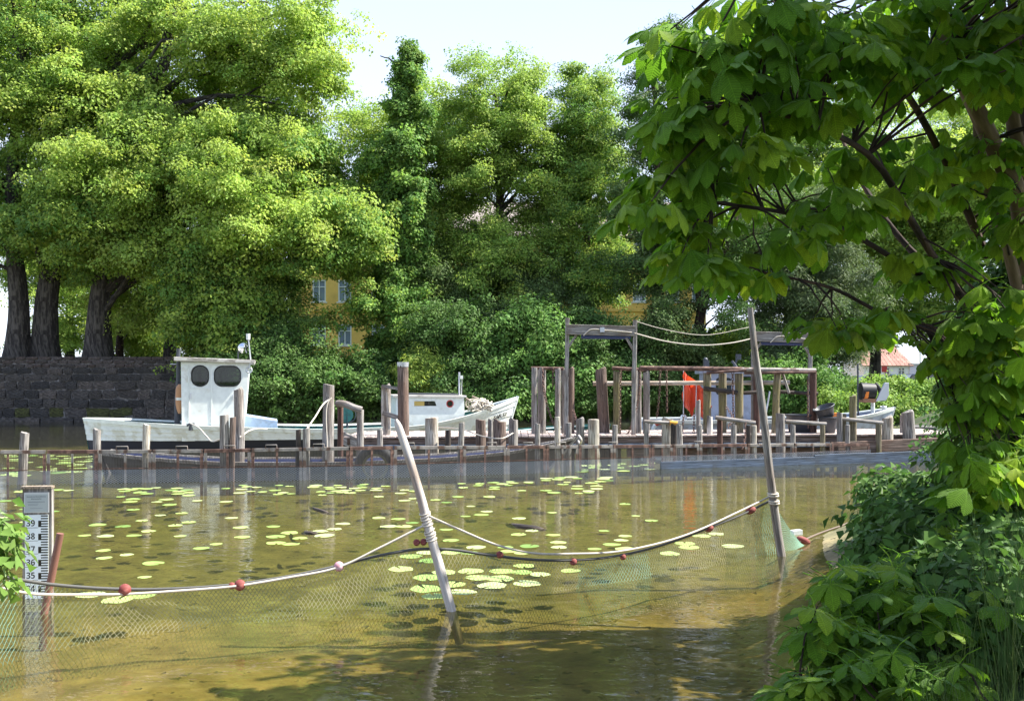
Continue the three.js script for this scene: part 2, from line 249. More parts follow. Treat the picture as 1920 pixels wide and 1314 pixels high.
// ---------- far buildings ----------
function windowIn(parent, x, y, z, w, h, frame, glass) {
  const f = mesh(merge([box(w, 0.09, 0.12, x, y + h / 2 - 0.045, z), box(w, 0.09, 0.12, x, y - h / 2 + 0.045, z), box(0.09, h - 0.18, 0.12, x - w / 2 + 0.045, y, z), box(0.09, h - 0.18, 0.12, x + w / 2 - 0.045, y, z), box(0.06, h - 0.18, 0.1, x, y, z), box(w - 0.18, 0.06, 0.09, x, y + h * 0.18, z)]), frame, 'window', parent);
  mesh(box(w - 0.1, h - 0.1, 0.02, x, y, z - 0.03), glass, 'pane', f);
  mesh(box(w + 0.2, 0.07, 0.2, x, y - h / 2 - 0.05, z + 0.08), frame, 'sill', f);
}
{
  const D = 66, x0 = wx(545, D), x1 = wx(1322, D), g = thing('yellow_building', 'large yellow plastered building with white windows behind the trees', 'building', null, V(0, 0, -D));
  const ochre = mat(0xffffff, 0.9, { map: tex(256, 256, (u, v) => { const s = 0.9 + 0.2 * (nR(u, v) - 0.5); return [0.96 * s, 0.80 * s, 0.42 * s]; }, true, [0.2, 0.2]) });
  const shp = new THREE.Shape([new THREE.Vector2(x0, 0.4), new THREE.Vector2(x1, 0.4), new THREE.Vector2(x1, 11.6), new THREE.Vector2(x0, 11.6)]);
  const wins = []; let px = 600, k = 0;
  while (px < 1310) { for (const [py, hh] of [[628, 1.5], [546, 1.55], [462, 1.4]]) wins.push([wx(px, D), hy(py, D), 0.95, hh]); px += k++ % 2 ? 62 : 48; }
  for (const [x, y, w, h] of wins) shp.holes.push(new THREE.Path([[x - w / 2, y - h / 2], [x - w / 2, y + h / 2], [x + w / 2, y + h / 2], [x + w / 2, y - h / 2]].map((p) => new THREE.Vector2(...p))));
  mesh(new THREE.ExtrudeGeometry(shp, { depth: 0.4, bevelEnabled: false }), ochre, 'wall', g);
  mesh(box(0.4, 11.2, 12, x1 - 0.2, 6.0, -6.01), ochre, 'wall', g); mesh(box(0.4, 11.2, 12, x0 + 0.2, 6.0, -6.01), ochre, 'wall', g);
  mesh(box(x1 - x0, 0.2, 0.12, (x0 + x1) / 2, hy(582, D), 0.47), ochre, 'string_course', g);
  mesh(box(x1 - x0 + 0.1, 0.9, 0.1, (x0 + x1) / 2, 0.8, 0.46), mat(lin(0.3, 0.26, 0.24), 0.9), 'plinth', g);
  mesh(box(x1 - x0 - 1, 11, 0.2, (x0 + x1) / 2, 6, -2), mat(lin(0.05, 0.05, 0.05), 0.9), 'inner_wall', g);
  const glass = C.glassDark; for (const w of wins) windowIn(g, w[0], w[1], 0.3, w[2], w[3], C.white, phys(lin(0.20, 0.25, 0.30), 0.05, { clearcoat: 1 }));
  const rs = new THREE.Shape([new THREE.Vector2(-0.9, 11.6), new THREE.Vector2(12.9, 11.6), new THREE.Vector2(6, 15.2)]);
  mesh(new THREE.ExtrudeGeometry(rs, { depth: x1 - x0 + 1, bevelEnabled: false }).rotateY(Math.PI / 2).translate(x0 - 0.5, 0.02, 0.9), mat(lin(0.24, 0.20, 0.18), 0.9), 'roof', g);
}
{
  const D = 52, r = rng(5), g = thing('brick_garden_wall', 'low pinkish brick wall glimpsed on the slope below the yellow building', 'wall', null, V(0, 0, -D));
  const x0 = wx(570, D), x1 = wx(720, D), m = [[0.38, 0.24, 0.2], [0.44, 0.30, 0.25], [0.33, 0.22, 0.19]].map((c) => mat(lin(...c), 0.9));
  mesh(box(x1 - x0, 1.15, 0.25, (x0 + x1) / 2, 1.0, 0), mat(lin(0.34, 0.31, 0.28), 0.9), 'core', g);
  for (let j = 0; j < 4; j++) for (let i = 0; i < 9; i++) { const w = (x1 - x0) / 9, b = mesh(box(1, 1, 1), m[Math.floor(r() * 3)], 'panel', g); b.scale.set(w - 0.04, 0.24, 0.1); b.position.set(x0 + (i + 0.5) * w, 0.62 + j * 0.27, 0.1); }
}
{
  const D = 76, g = thing('white_house', 'white cottage with red tiled roof far behind the hedge on the right', 'house', null, V(0, 0, -D));
  const x0 = wx(1618, D), x1 = wx(1704, D), yb = 0.6, ye = hy(686, D), yr = hy(647, D), wl = mat(lin(0.78, 0.78, 0.80), 0.9);
  const s = new THREE.Shape([new THREE.Vector2(x0, yb), new THREE.Vector2(x1, yb), new THREE.Vector2(x1, ye), new THREE.Vector2(x0, ye)]); const ws = [1640, 1660, 1688].map((p) => [wx(p, D), hy(698, D), 0.62, 0.85]);
  for (const [x, y, w, h] of ws) s.holes.push(new THREE.Path([[x - w / 2, y - h / 2], [x - w / 2, y + h / 2], [x + w / 2, y + h / 2], [x + w / 2, y - h / 2]].map((p) => new THREE.Vector2(...p))));
  mesh(new THREE.ExtrudeGeometry(s, { depth: 0.3, bevelEnabled: false }), wl, 'wall', g);
  for (const w of ws) windowIn(g, w[0], w[1], 0.22, w[2], w[3], C.white, C.glassDark);
  const gable = new THREE.Shape([new THREE.Vector2(0, yb), new THREE.Vector2(5, yb), new THREE.Vector2(5, ye), new THREE.Vector2(2.5, yr - 0.1), new THREE.Vector2(0, ye)]);
  for (const x of [x0 + 0.01, x1 - 0.31]) mesh(new THREE.ExtrudeGeometry(gable, { depth: 0.3, bevelEnabled: false }).rotateY(Math.PI / 2).translate(x, 0, -0.01), wl, 'gable', g);
  const tm = [[0.30, 0.16, 0.125], [0.26, 0.135, 0.105], [0.34, 0.19, 0.15]].map((c) => mat(lin(...c), 0.85)), r = rng(8);
  for (let j = 0; j < 9; j++) { const t0 = j / 9, t1 = (j + 1) / 9, inset = (t) => 0.55 * t; for (let i = 0; i < 12; i++) { const a = lerp(x0 - 0.2 + inset(t0), x1 + 0.2 - inset(t0), i / 12), b = lerp(x0 - 0.2 + inset(t0), x1 + 0.2 - inset(t0), (i + 1) / 12); mesh(board(V((a + b) / 2, lerp(ye, yr, t0), lerp(0.55, -2.2, t0)), V((a + b) / 2, lerp(ye, yr, t1) + 0.05, lerp(0.55, -2.2, t1)), b - a - 0.02, 0.06, V(1, 0, 0)), tm[Math.floor(r() * 3)], 'tile', g); } }
  mesh(board(V((x0 + x1) / 2, ye, -5.2), V((x0 + x1) / 2, yr, -2.2), x1 - x0, 0.1, V(1, 0, 0)), tm[1], 'rear_roof', g);
  const h2 = thing('lilac_shed', 'small pale lilac flat building beside the red roofed cottage', 'house', null, V(wx(1722, D), 0, -D + 0.4));
  mesh(box(1.7, 2.4, 3, 0, 1.7, -1.5), mat(lin(0.66, 0.64, 0.76), 0.9), 'wall', h2); mesh(box(1.9, 0.12, 3.2, 0, 2.96, -1.5), C.roofGrey, 'roof', h2); mesh(box(0.5, 1.1, 0.06, 0.2, 2.0, 0.02), mat(lin(0.4, 0.33, 0.5), 0.6), 'window', h2);
  const sg = thing('red_sign', 'small red sign board in front of the white cottage', 'sign', null, V(wx(1659, 70), 0, -70)); mesh(rod(V(0, 0.4, 0), V(0, 2.3, -0.05), 0.04), C.alu, 'pole', sg); mesh(box(0.4, 0.45, 0.05, 0, hy(692, 70), 0), C.redPaint, 'panel', sg);
  const lp = thing('lamp_post', 'thin pale lamp post to the right of the red roofed cottage', 'lamp post', null, V(wx(1726, 66), 0, -66)); mesh(tube([V(0, 0.5, 0), V(0, 3, 0), V(0, hy(650, 66), 0)], [0.07, 0.05, 0.05], 6), C.alu, 'pole', lp); mesh(box(0.5, 0.12, 0.2, 0.15, hy(649, 66), 0), C.alu, 'lamp_head', lp);
}
function car(label, x, z, paint, turn) {
  const g = thing('parked_car', label, 'car', 'cars parked beyond the hedge', V(x, 0.55, z)); g.rotation.y = turn;
  const body = new THREE.Shape([[-2.05, 0.35], [-2.1, 0.7], [-1.9, 0.88], [-1.0, 0.95], [1.15, 0.95], [1.9, 0.82], [2.1, 0.62], [2.08, 0.35]].map((p) => new THREE.Vector2(...p)));
  mesh(new THREE.ExtrudeGeometry(body, { depth: 1.56, bevelThickness: 0.06, bevelSize: 0.06, bevelSegments: 2 }).translate(0, 0, -0.78), paint, 'body', g);
  const cab = new THREE.Shape([[-1.75, 0.93], [-1.35, 1.4], [0.35, 1.43], [1.15, 0.93]].map((p) => new THREE.Vector2(...p)));
  mesh(new THREE.ExtrudeGeometry(cab, { depth: 1.34, bevelThickness: 0.05, bevelSize: 0.05, bevelSegments: 2 }).translate(0, 0, -0.67), C.glassDark, 'window', g);
  mesh(box(1.7, 0.06, 1.36, -0.5, 1.47, 0), paint, 'roof', g);
  for (const wxp of [-1.3, 1.3]) for (const s of [-0.8, 0.8]) { const t = mesh(new THREE.TorusGeometry(0.24, 0.09, 8, 16).translate(wxp, 0.33, s), C.rubber, 'wheel', g); mesh(new THREE.CylinderGeometry(0.17, 0.17, 0.1, 12).rotateX(Math.PI / 2).translate(wxp, 0.33, s), C.alu, 'rim', t); }
  for (const s of [-0.55, 0.55]) mesh(box(0.1, 0.12, 0.3, 2.08, 0.68, s), C.alu, 'headlight', g);
}
car('pale blue parked car in front of the white cottage', wx(1697, 60), -60, phys(lin(0.16, 0.33, 0.55), 0.35, { clearcoat: 1 }), 0.1);
car('white parked car left of the pale blue one', wx(1655, 62), -62, phys(lin(0.75, 0.76, 0.78), 0.35, { clearcoat: 1 }), 0.05);
car('dark blue parked car half hidden by the chestnut leaves', wx(1745, 58), -58, phys(lin(0.05, 0.10, 0.32), 0.35, { clearcoat: 1 }), -0.05);
// ---------- foliage ----------
function leafClump(seed, n, R, len, wid, flat) {   // a spray of n small leaves in a flattened ball of radius R
  const r = rng(seed), pos = [], idx = [], d = V(), up = V(), s = V();
  for (let i = 0; i < n; i++) {
    const a = r() * 6.283, q = R * Math.sqrt(r()), c = V(Math.cos(a) * q, (r() - 0.5) * 2 * R * flat, Math.sin(a) * q);
    d.set(Math.cos(a) + (r() - 0.5) * 1.4, -0.25 - r() * 0.55 + (r() - 0.5) * 0.3, Math.sin(a) + (r() - 0.5) * 1.4).normalize();
    up.set((r() - 0.5) * 1.1, 1, (r() - 0.5) * 1.1); s.crossVectors(d, up).normalize(); up.crossVectors(s, d).normalize();
    const L = len * (0.7 + 0.6 * r()), w = wid * (0.7 + 0.6 * r()), b = pos.length / 3, f = 0.18 * w;
    const P = (t, x, h) => pos.push(c.x + d.x * L * t + s.x * x + up.x * h, c.y + d.y * L * t + s.y * x + up.y * h, c.z + d.z * L * t + s.z * x + up.z * h);
    P(-0.5, 0, 0); P(-0.12, -w / 2, f); P(0.5, 0, -f * 0.6); P(-0.12, w / 2, f);
    idx.push(b, b + 2, b + 1, b, b + 3, b + 2);
  }
  const g = new THREE.BufferGeometry(); g.setAttribute('position', new THREE.Float32BufferAttribute(pos, 3)); g.setIndex(idx); g.computeVertexNormals(); return g;
}
const leafMat = (r, g, b, t = 0.42, coat = 0.22) => phys(lin(r, g, b), 1, { transmission: t, thickness: 0, clearcoat: coat, clearcoatRoughness: 0.42, specularIntensity: 0.4 });
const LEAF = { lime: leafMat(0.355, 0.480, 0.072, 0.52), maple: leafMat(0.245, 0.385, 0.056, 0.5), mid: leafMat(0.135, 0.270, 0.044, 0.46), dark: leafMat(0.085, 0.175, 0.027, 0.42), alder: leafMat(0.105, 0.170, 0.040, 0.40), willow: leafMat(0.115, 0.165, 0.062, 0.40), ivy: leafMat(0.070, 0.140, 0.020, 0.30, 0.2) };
const CL = { big: [0, 1, 2].map((k) => leafClump(200 + k, 38, 0.46, 0.112, 0.088, 0.42)), mid: [0, 1, 2].map((k) => leafClump(210 + k, 38, 0.38, 0.092, 0.072, 0.46)), fine: [0, 1, 2].map((k) => leafClump(220 + k, 30, 0.32, 0.085, 0.06, 0.5)), willow: [0, 1, 2].map((k) => leafClump(230 + k, 30, 0.34, 0.15, 0.035, 0.6)), ivy: [0, 1, 2].map((k) => leafClump(240 + k, 26, 0.26, 0.11, 0.10, 0.7)) };
const barkN = fbmP(151, 5, 5, 5, 1);
const barkTex = (a, b) => tex(256, 256, (u, v) => mixc(a, b, smooth((barkN(u, v) - 0.28) * 2.3)), true, [0.7, 0.7]);
const barkB = tex(256, 256, (u, v) => [barkN(u, v)], false, [0.7, 0.7]);
const BARK = { lime: mat(0xffffff, 0.95, { map: barkTex([0.17, 0.155, 0.15], [0.36, 0.34, 0.32]), bumpMap: barkB, bumpScale: 0.06 }), brown: mat(0xffffff, 0.95, { map: barkTex([0.16, 0.12, 0.10], [0.34, 0.26, 0.21]), bumpMap: barkB, bumpScale: 0.04 }), smoothBark: mat(0xffffff, 0.9, { map: barkTex([0.36, 0.29, 0.22], [0.52, 0.44, 0.36]), bumpMap: barkB, bumpScale: 0.015 }) };

const m4 = new THREE.Matrix4(), qt = new THREE.Quaternion(), q2 = new THREE.Quaternion(), col = new THREE.Color();
function sprays(spots, geo, m, name, parent, r, tone = 0.22) {   // spots: [position, scale, outward direction]
  const im = new THREE.InstancedMesh(geo, m, spots.length); im.name = name; im.userData.kind = 'stuff'; im.castShadow = im.receiveShadow = true;
  spots.forEach(([p, s, out], i) => {
    qt.setFromAxisAngle(V(0, 1, 0), r() * 6.283); const tilt = out ? V(out.z, 0, -out.x).normalize() : V(r() - 0.5, 0, r() - 0.5).normalize();
    q2.setFromAxisAngle(tilt, out ? -(0.15 + 0.55 * r()) * -1 : (r() - 0.5) * 0.8); m4.compose(p, q2.multiply(qt), V(s, s, s)); im.setMatrixAt(i, m4);
    const b = 1 + (r() - 0.5) * 2 * tone, y = (r() - 0.5) * 0.22; col.setRGB(b * (1 + y), b, b * (1 - y * 0.6)); im.setColorAt(i, col);
  });
  parent.add(im); return im;
}
// lobes: [column, row, distance, half width and half height in picture units, half depth in metres, weight]
function crownSpots(lobes, puffs, per, size, r, hole = 0.45) {
  const L = lobes.map(([px, py, d, rx, ry, rz, w]) => ({ c: at(px, py, d), rx: rx * d / F, ry: ry * d / F, rz, w: w ?? rx * ry })), tot = L.reduce((s, l) => s + l.w, 0), out = [], centers = [];
  for (let i = 0; i < puffs; i++) {
    let k = r() * tot, l = L[0]; for (const q of L) { if ((k -= q.w) <= 0) { l = q; break; } }
    const a = r() * 6.283, y = r() * 2 - 1, e = Math.sqrt(1 - y * y), f = (hole + (1.16 - hole) * Math.sqrt(r())) * (0.62 + 0.72 * fbm2(Math.cos(a) * 1.9 + l.c.x, y * 2.2 + Math.sin(a) * 1.3 + l.c.y)), dir = V(Math.cos(a) * e, y, Math.sin(a) * e);
    const c = V(l.c.x + dir.x * l.rx * f, l.c.y + dir.y * l.ry * f, l.c.z + dir.z * l.rz * f), R = size * (0.45 + 1.05 * r());
    centers.push([c, l]);
    const n = Math.round(per * (0.5 + r()));
    for (let j = 0; j < n; j++) { const b = r() * 6.283, q = Math.sqrt(r()) * R; const al = (r() + r() - 1) * R * 1.25, o = V(Math.cos(b) * q * 0.72 + dir.x * al, (r() - 0.5) * R * 0.7 - q * 0.2 + Math.max(dir.y, -0.3) * al * 0.7, Math.sin(b) * q * 0.72 + dir.z * al); out.push([c.clone().add(o), 0.75 + 0.6 * r(), V(dir.x + Math.cos(b) * 0.8, 0, dir.z + Math.sin(b) * 0.8)]); }
  }
  return [out, centers];
}
function branch(a, b, r0, r1, r, n = 5, sides = 6, sag = 0.18) { const d = a.distanceTo(b), pts = [], rad = []; for (let i = 0; i <= n; i++) { const t = i / n; pts.push(a.clone().lerp(b, t).add(V((r() - 0.5) * d * 0.06, Math.sin(t * Math.PI) * d * sag + (r() - 0.5) * d * 0.04, (r() - 0.5) * d * 0.06))); rad.push(lerp(r0, r1, t)); } pts[0].copy(a); return tube(pts, rad, sides, { cap: false }); }
function tree(o) {
  const r = rng(o.seed), g = thing(o.name, o.label, 'tree', o.group, o.base), base = o.base, loc = (p) => p.clone().sub(base);
  const pts = curve(o.trunk.map((p) => loc(p)), 14), n = pts.length;
  pts[0].y -= 0.3;
  const rad = pts.map((_, i) => { const t = i / (n - 1); return o.r * (lerp(1, o.taper ?? 0.3, t) + 0.35 * Math.exp(-t * 22)); });
  mesh(tube(pts, rad, 12, { jit: 0.16, seed: o.seed }), o.bark ?? BARK.lime, 'trunk', g);
  const [spots, centers] = crownSpots(o.lobes, Math.round(o.puffs * 1.05), o.per * 0.92, (o.size ?? 0.8) * 0.85, r, o.hole);
  const limbs = [];
  for (const [a, b, r0, r1, sg] of o.limbs ?? []) limbs.push(branch(loc(a), loc(b), r0, r1 ?? r0 * 0.35, r, 7, 8, sg ?? 0.1));
  const nb = o.branches ?? 26;
  for (let i = 0; i < nb; i++) { const c = loc(centers[Math.floor(i / nb * centers.length)][0]); let best = pts[n - 1]; const lim = c.y - c.distanceTo(V(0, c.y, 0)) * 0.35; let bd = 1e9; for (let k = 2; k < n; k++) { const d = Math.abs(pts[k].y - lim); if (d < bd) { bd = d; best = pts[k]; } } limbs.push(branch(best, c, o.r * 0.22, 0.015, r)); }
  if (limbs.length) mesh(merge(limbs), o.bark ?? BARK.lime, 'limbs', g).userData.kind = 'stuff';
  spots.forEach((s) => s[0].sub(base));
  const geo = o.leaf; const parts = geo.map(() => []); spots.forEach((s, i) => parts[i % geo.length].push(s));
  parts.forEach((p, k) => sprays(p, geo[k], o.mats ? o.mats[k % o.mats.length] : o.mat, 'crown', g, r));
  return g;
}
function bush(o) {
  const r = rng(o.seed), c = at(o.lobes[0][0], o.lobes[0][1], o.lobes[0][2]), base = V(c.x + (o.shift ?? 0), o.y0 ?? Math.max(0, ground(c.x + (o.shift ?? 0), -c.z)), c.z), g = thing(o.name ?? 'bush', o.label, 'bush', o.group, base);
  const [spots, centers] = crownSpots(o.lobes, o.puffs, o.per, o.size ?? 0.55, r, o.hole ?? 0.35);
  mesh(merge(centers.slice(0, 14).map(([p]) => branch(V((r() - 0.5) * 0.6, -0.1, (r() - 0.5) * 0.6), p.clone().sub(base), o.stem ?? 0.035, (o.stem ?? 0.035) * 0.25, r, 4, 5, 0.1))), BARK.brown, 'stems', g).userData.kind = 'stuff';
  spots.forEach((s) => { s[0].sub(base); if (s[0].y < 0.02 - 0) s[0].y = 0.02 + r() * 0.2; });
  sprays(spots, o.leaf, o.mat, 'foliage', g, r); return g;
}
const onGround = (px, d) => { const x = wx(px, d); return V(x, ground(x, d), -d); };

// --- lime trees on the quay wall, left ---
const limes = 'old lime trees on the quay wall';
tree({ name: 'lime_tree', label: 'big lime tree with the leftmost dark trunk above the stone wall', group: limes, seed: 301, base: onGround(32, 40), trunk: [onGround(32, 40), at(34, 560, 40), at(20, 400, 40), at(40, 100, 40)], r: 0.52, taper: 0.3, leaf: CL.big, mats: [LEAF.lime, LEAF.maple, LEAF.mid], puffs: 210, per: 17, size: 1.05,
  lobes: [[-40, 180, 41, 170, 230, 4.5], [60, 60, 40, 150, 180, 4], [40, 380, 39.5, 120, 110, 3], [-60, 420, 40, 110, 90, 3]] });
tree({ name: 'lime_tree', label: 'big lime tree with the second dark trunk from the left above the wall', group: limes, seed: 302, base: onGround(82, 40.5), trunk: [onGround(82, 40.5), at(86, 560, 40.5), at(105, 430, 40.5), at(108, 180, 40.5), at(120, -60, 41)], r: 0.55, taper: 0.3, leaf: CL.big, mats: [LEAF.lime, LEAF.maple, LEAF.mid], puffs: 190, per: 17, size: 1.0,
  lobes: [[150, 60, 43.5, 140, 150, 3], [110, 250, 41.5, 130, 110, 3], [120, 420, 38.8, 130, 60, 2.6], [170, 480, 39, 80, 40, 2]] });
tree({ name: 'lime_tree', label: 'spreading lime tree with a forked limb reaching right over the wheelhouse', group: limes, seed: 303, base: onGround(182, 39.8), trunk: [onGround(182, 39.8), at(184, 590, 39.8), at(192, 500, 39.8), at(205, 300, 40), at(215, 60, 40)], r: 0.56, taper: 0.35, leaf: CL.big, mats: [LEAF.lime, LEAF.lime, LEAF.maple], puffs: 600, per: 17, size: 0.95, branches: 40,
  limbs: [[at(190, 545, 39.8), at(330, 470, 38.2), 0.3, 0.12, 0.1], [at(330, 470, 38.2), at(520, 420, 37), 0.13, 0.04], [at(205, 240, 39.6), at(300, 140, 39.2), 0.30, 0.22], [at(300, 140, 39.2), at(335, -20, 39), 0.24, 0.14, 0.02], [at(320, 90, 39.1), at(400, 20, 38.6), 0.12, 0.04], [at(210, 250, 39.6), at(205, 140, 39.2), 0.22, 0.12, 0], [at(240, 230, 40), at(470, 190, 39), 0.16, 0.05], [at(470, 190, 39), at(520, 195, 38.8), 0.06, 0.03, 0], [at(520, 195, 38.8), at(590, 185, 38.6), 0.05, 0.02, -0.1], [at(450, 185, 39), at(640, 115, 38.8), 0.05, 0.015], [at(420, 60, 40), at(640, 5, 39.5), 0.09, 0.02, 0.05], [at(275, 60, 40.5), at(272, -60, 40), 0.22, 0.16, 0]],
  lobes: [[330, 130, 43.5, 150, 150, 3.2], [470, 110, 40.5, 110, 110, 3.0], [410, 80, 39, 80, 50, 1.8], [190, 120, 39, 90, 70, 2], [500, 225, 38.8, 110, 50, 2.2], [400, 255, 38.8, 110, 40, 2.2], [240, 235, 38.6, 110, 40, 2], [90, 210, 38.8, 80, 60, 2], [280, 30, 38.8, 60, 40, 1.2], [560, 40, 39.5, 70, 45, 2.2], [590, 130, 39, 60, 40, 1.8], [300, 300, 39, 170, 70, 3.6], [200, 340, 38.5, 130, 50, 3], [420, 330, 38, 170, 80, 3.4], [330, 400, 37.6, 150, 60, 2.6], [500, 420, 37.4, 130, 70, 2.6], [240, 450, 38, 120, 50, 2.4]] });
tree({ name: 'lime_tree', label: 'bright hanging lime tree right of the forked one, its boughs reaching down toward the wheelhouse', group: limes, seed: 304, base: onGround(318, 42), trunk: [onGround(318, 42), at(320, 600, 42), at(360, 480, 42), at(430, 260, 42)], r: 0.3, leaf: CL.big, mats: [LEAF.maple, LEAF.lime, LEAF.mid], puffs: 340, per: 17, size: 0.95,
  lobes: [[550, 350, 40, 120, 80, 3.3], [620, 440, 38.6, 90, 60, 2.6], [450, 520, 38.6, 120, 60, 2.6], [570, 310, 41, 60, 50, 2.2], [420, 560, 38.4, 90, 60, 2], [650, 480, 38.2, 50, 30, 1.6], [440, 600, 38.2, 90, 50, 2], [450, 640, 37.8, 90, 40, 1.6], [590, 610, 38.6, 60, 70, 1.4, 1000], [650, 600, 38.6, 45, 60, 1.4, 700]] });
tree({ name: 'young_tree', label: 'slim tree with a reddish brown trunk between the limes and the wheelhouse', seed: 305, base: onGround(222, 42), trunk: [onGround(222, 42), at(226, 600, 42), at(234, 540, 42), at(240, 440, 42)], r: 0.17, taper: 0.7, bark: BARK.brown, leaf: CL.big, mat: LEAF.lime, puffs: 60, per: 15, size: 0.8, lobes: [[270, 560, 41.5, 60, 30, 1.8], [290, 590, 41, 40, 26, 1.4], [190, 500, 42, 90, 30, 2]] });
// --- tall trees in the middle ---
tree({ name: 'ivy_tree', label: 'tall dead trunk wrapped in ivy left of the middle, with bare twigs at the top', seed: 311, base: onGround(742, 40), trunk: [onGround(742, 40), at(745, 500, 40), at(752, 300, 40), at(766, 96, 40)], r: 0.32, taper: 0.35, leaf: CL.ivy, mats: [LEAF.mid, LEAF.maple, LEAF.mid], puffs: 420, per: 15, size: 0.42, hole: 0.2, branches: 20,
  limbs: [[at(764, 140, 40), at(712, 105, 39.6), 0.07, 0.02], [at(745, 420, 40), at(690, 435, 39), 0.04, 0.01, -0.1], [at(745, 320, 40), at(700, 300, 39), 0.04, 0.01], [at(740, 410, 39), at(685, 410, 38.6), 0.035, 0.012, -0.2]],
  lobes: [[772, 108, 40, 9, 26, 0.3, 500], [768, 150, 40, 16, 44, 0.5, 1200], [762, 210, 40, 26, 70, 0.8], [754, 300, 39.9, 34, 80, 1.0], [750, 400, 39.8, 40, 90, 1.1], [748, 500, 39.6, 44, 90, 1.2], [744, 610, 39.2, 54, 80, 1.4], [715, 300, 39.6, 26, 24, 0.6, 500], [795, 230, 39.8, 18, 22, 0.5, 300], [790, 380, 39.6, 22, 30, 0.6, 400], [700, 430, 39.4, 30, 30, 0.7, 500]] });
tree({ name: 'maple_tree', label: 'maple with pale tips behind the ivy-wrapped trunk', seed: 312, base: onGround(800, 44), trunk: [onGround(800, 44), at(790, 500, 44), at(775, 200, 44)], r: 0.3, leaf: CL.mid, mats: [LEAF.maple, LEAF.lime, LEAF.lime], puffs: 200, per: 17, size: 0.85, lobes: [[710, 250, 44, 50, 80, 2.4], [800, 210, 44, 36, 90, 2.2], [720, 360, 44, 60, 70, 2.6], [840, 330, 44, 60, 70, 2.4], [800, 450, 43, 70, 60, 2.4], [690, 470, 43, 50, 60, 2]] });
tree({ name: 'maple_tree', label: 'round-topped maple, the tallest crown in the middle', seed: 313, base: onGround(925, 43), trunk: [onGround(925, 43), at(930, 500, 43), at(936, 380, 43), at(930, 180, 43)], r: 0.30, bark: BARK.lime, leaf: CL.mid, mats: [LEAF.maple, LEAF.lime, LEAF.maple], puffs: 340, per: 17, size: 0.85, branches: 40, limbs: [[at(935, 385, 43), at(1000, 270, 42.6), 0.12, 0.04], [at(935, 410, 43), at(1010, 320, 42.4), 0.10, 0.03], [at(930, 300, 43), at(880, 180, 43), 0.1, 0.03]],
  lobes: [[910, 190, 43, 75, 70, 2.6], [985, 165, 43.5, 40, 48, 1.8], [900, 280, 42.6, 85, 60, 2.8], [1000, 270, 42.6, 60, 60, 2.4], [870, 380, 42.6, 75, 60, 2.6], [1010, 360, 42.4, 55, 50, 2.2], [940, 470, 42, 110, 60, 2.8], [900, 540, 41.5, 110, 50, 2.4]] });
tree({ name: 'maple_tree', label: 'narrow column-shaped tree right of the round-topped maple', seed: 314, base: onGround(1095, 43.5), trunk: [onGround(1095, 43.5), at(1100, 500, 43.5), at(1100, 380, 43.5), at(1098, 150, 43.5)], r: 0.26, leaf: CL.mid, mats: [LEAF.maple, LEAF.lime, LEAF.mid], puffs: 250, per: 17, size: 0.75, lobes: [[1098, 180, 43.5, 45, 55, 1.6], [1095, 260, 43.2, 60, 70, 2.2], [1120, 330, 43, 50, 60, 2], [1070, 350, 43, 55, 60, 2], [1100, 440, 42.6, 75, 60, 2.4], [1090, 520, 42, 90, 50, 2.4]] });
const alders = 'loose dark alders right of the middle';
tree({ name: 'alder_tree', label: 'open dark alder with a straight trunk, just left of the chestnut leaves', group: alders, seed: 315, base: onGround(1228, 39), trunk: [onGround(1228, 39), at(1232, 520, 39), at(1234, 380, 39), at(1225, 120, 39)], r: 0.26, taper: 0.25, bark: BARK.brown, leaf: CL.fine, mats: [LEAF.alder, LEAF.dark, LEAF.alder], puffs: 170, per: 16, size: 0.6, branches: 50, limbs: [[at(1232, 560, 39), at(1170, 480, 38.6), 0.1, 0.04], [at(1232, 590, 39), at(1290, 520, 38.6), 0.1, 0.03], [at(1232, 480, 39), at(1180, 400, 39), 0.08, 0.03]], hole: 0.3,
  lobes: [[1230, 160, 39, 40, 70, 1.8], [1250, 60, 39.5, 30, 50, 1.4], [1200, 230, 39, 35, 50, 1.6], [1240, 300, 39, 60, 70, 2.2], [1190, 380, 39, 45, 50, 2], [1250, 440, 38.6, 60, 60, 2.2], [1190, 500, 38.4, 50, 50, 2], [1260, 560, 38, 60, 60, 2]] });
tree({ name: 'alder_tree', label: 'leaning dark alder behind the second winch frame, its trunk forking', group: alders, seed: 316, base: onGround(1300, 38), trunk: [onGround(1300, 38), at(1312, 600, 38), at(1330, 540, 38), at(1370, 440, 38), at(1400, 300, 38)], r: 0.26, taper: 0.3, bark: BARK.brown, leaf: CL.fine, mats: [LEAF.alder, LEAF.dark, LEAF.mid], puffs: 170, per: 16, size: 0.6, branches: 36, limbs: [[at(1314, 600, 38), at(1300, 480, 38), 0.14, 0.05]], hole: 0.3,
  lobes: [[1340, 400, 38, 70, 80, 2.2], [1400, 520, 37.6, 60, 60, 2], [1370, 590, 37, 50, 40, 1.8], [1440, 450, 38, 70, 90, 2.4], [1300, 300, 38.5, 60, 90, 2.2], [1400, 250, 39, 80, 100, 2.6]] });
const rightTrees = 'trees on the far bank seen through the chestnut';
tree({ name: 'willow_tree', label: 'grey green willow behind the second winch frame', group: rightTrees, seed: 317, base: onGround(1500, 39), trunk: [onGround(1500, 39), at(1512, 600, 39), at(1540, 500, 39), at(1560, 350, 39)], r: 0.28, bark: BARK.brown, leaf: CL.willow, mats: [LEAF.willow, LEAF.alder], puffs: 240, per: 18, size: 0.75, lobes: [[1520, 450, 39, 80, 90, 2.6], [1570, 560, 38, 70, 60, 2.2], [1480, 560, 38.5, 60, 70, 2], [1560, 640, 37.6, 50, 40, 1.6], [1480, 650, 37.4, 60, 40, 1.6]] });
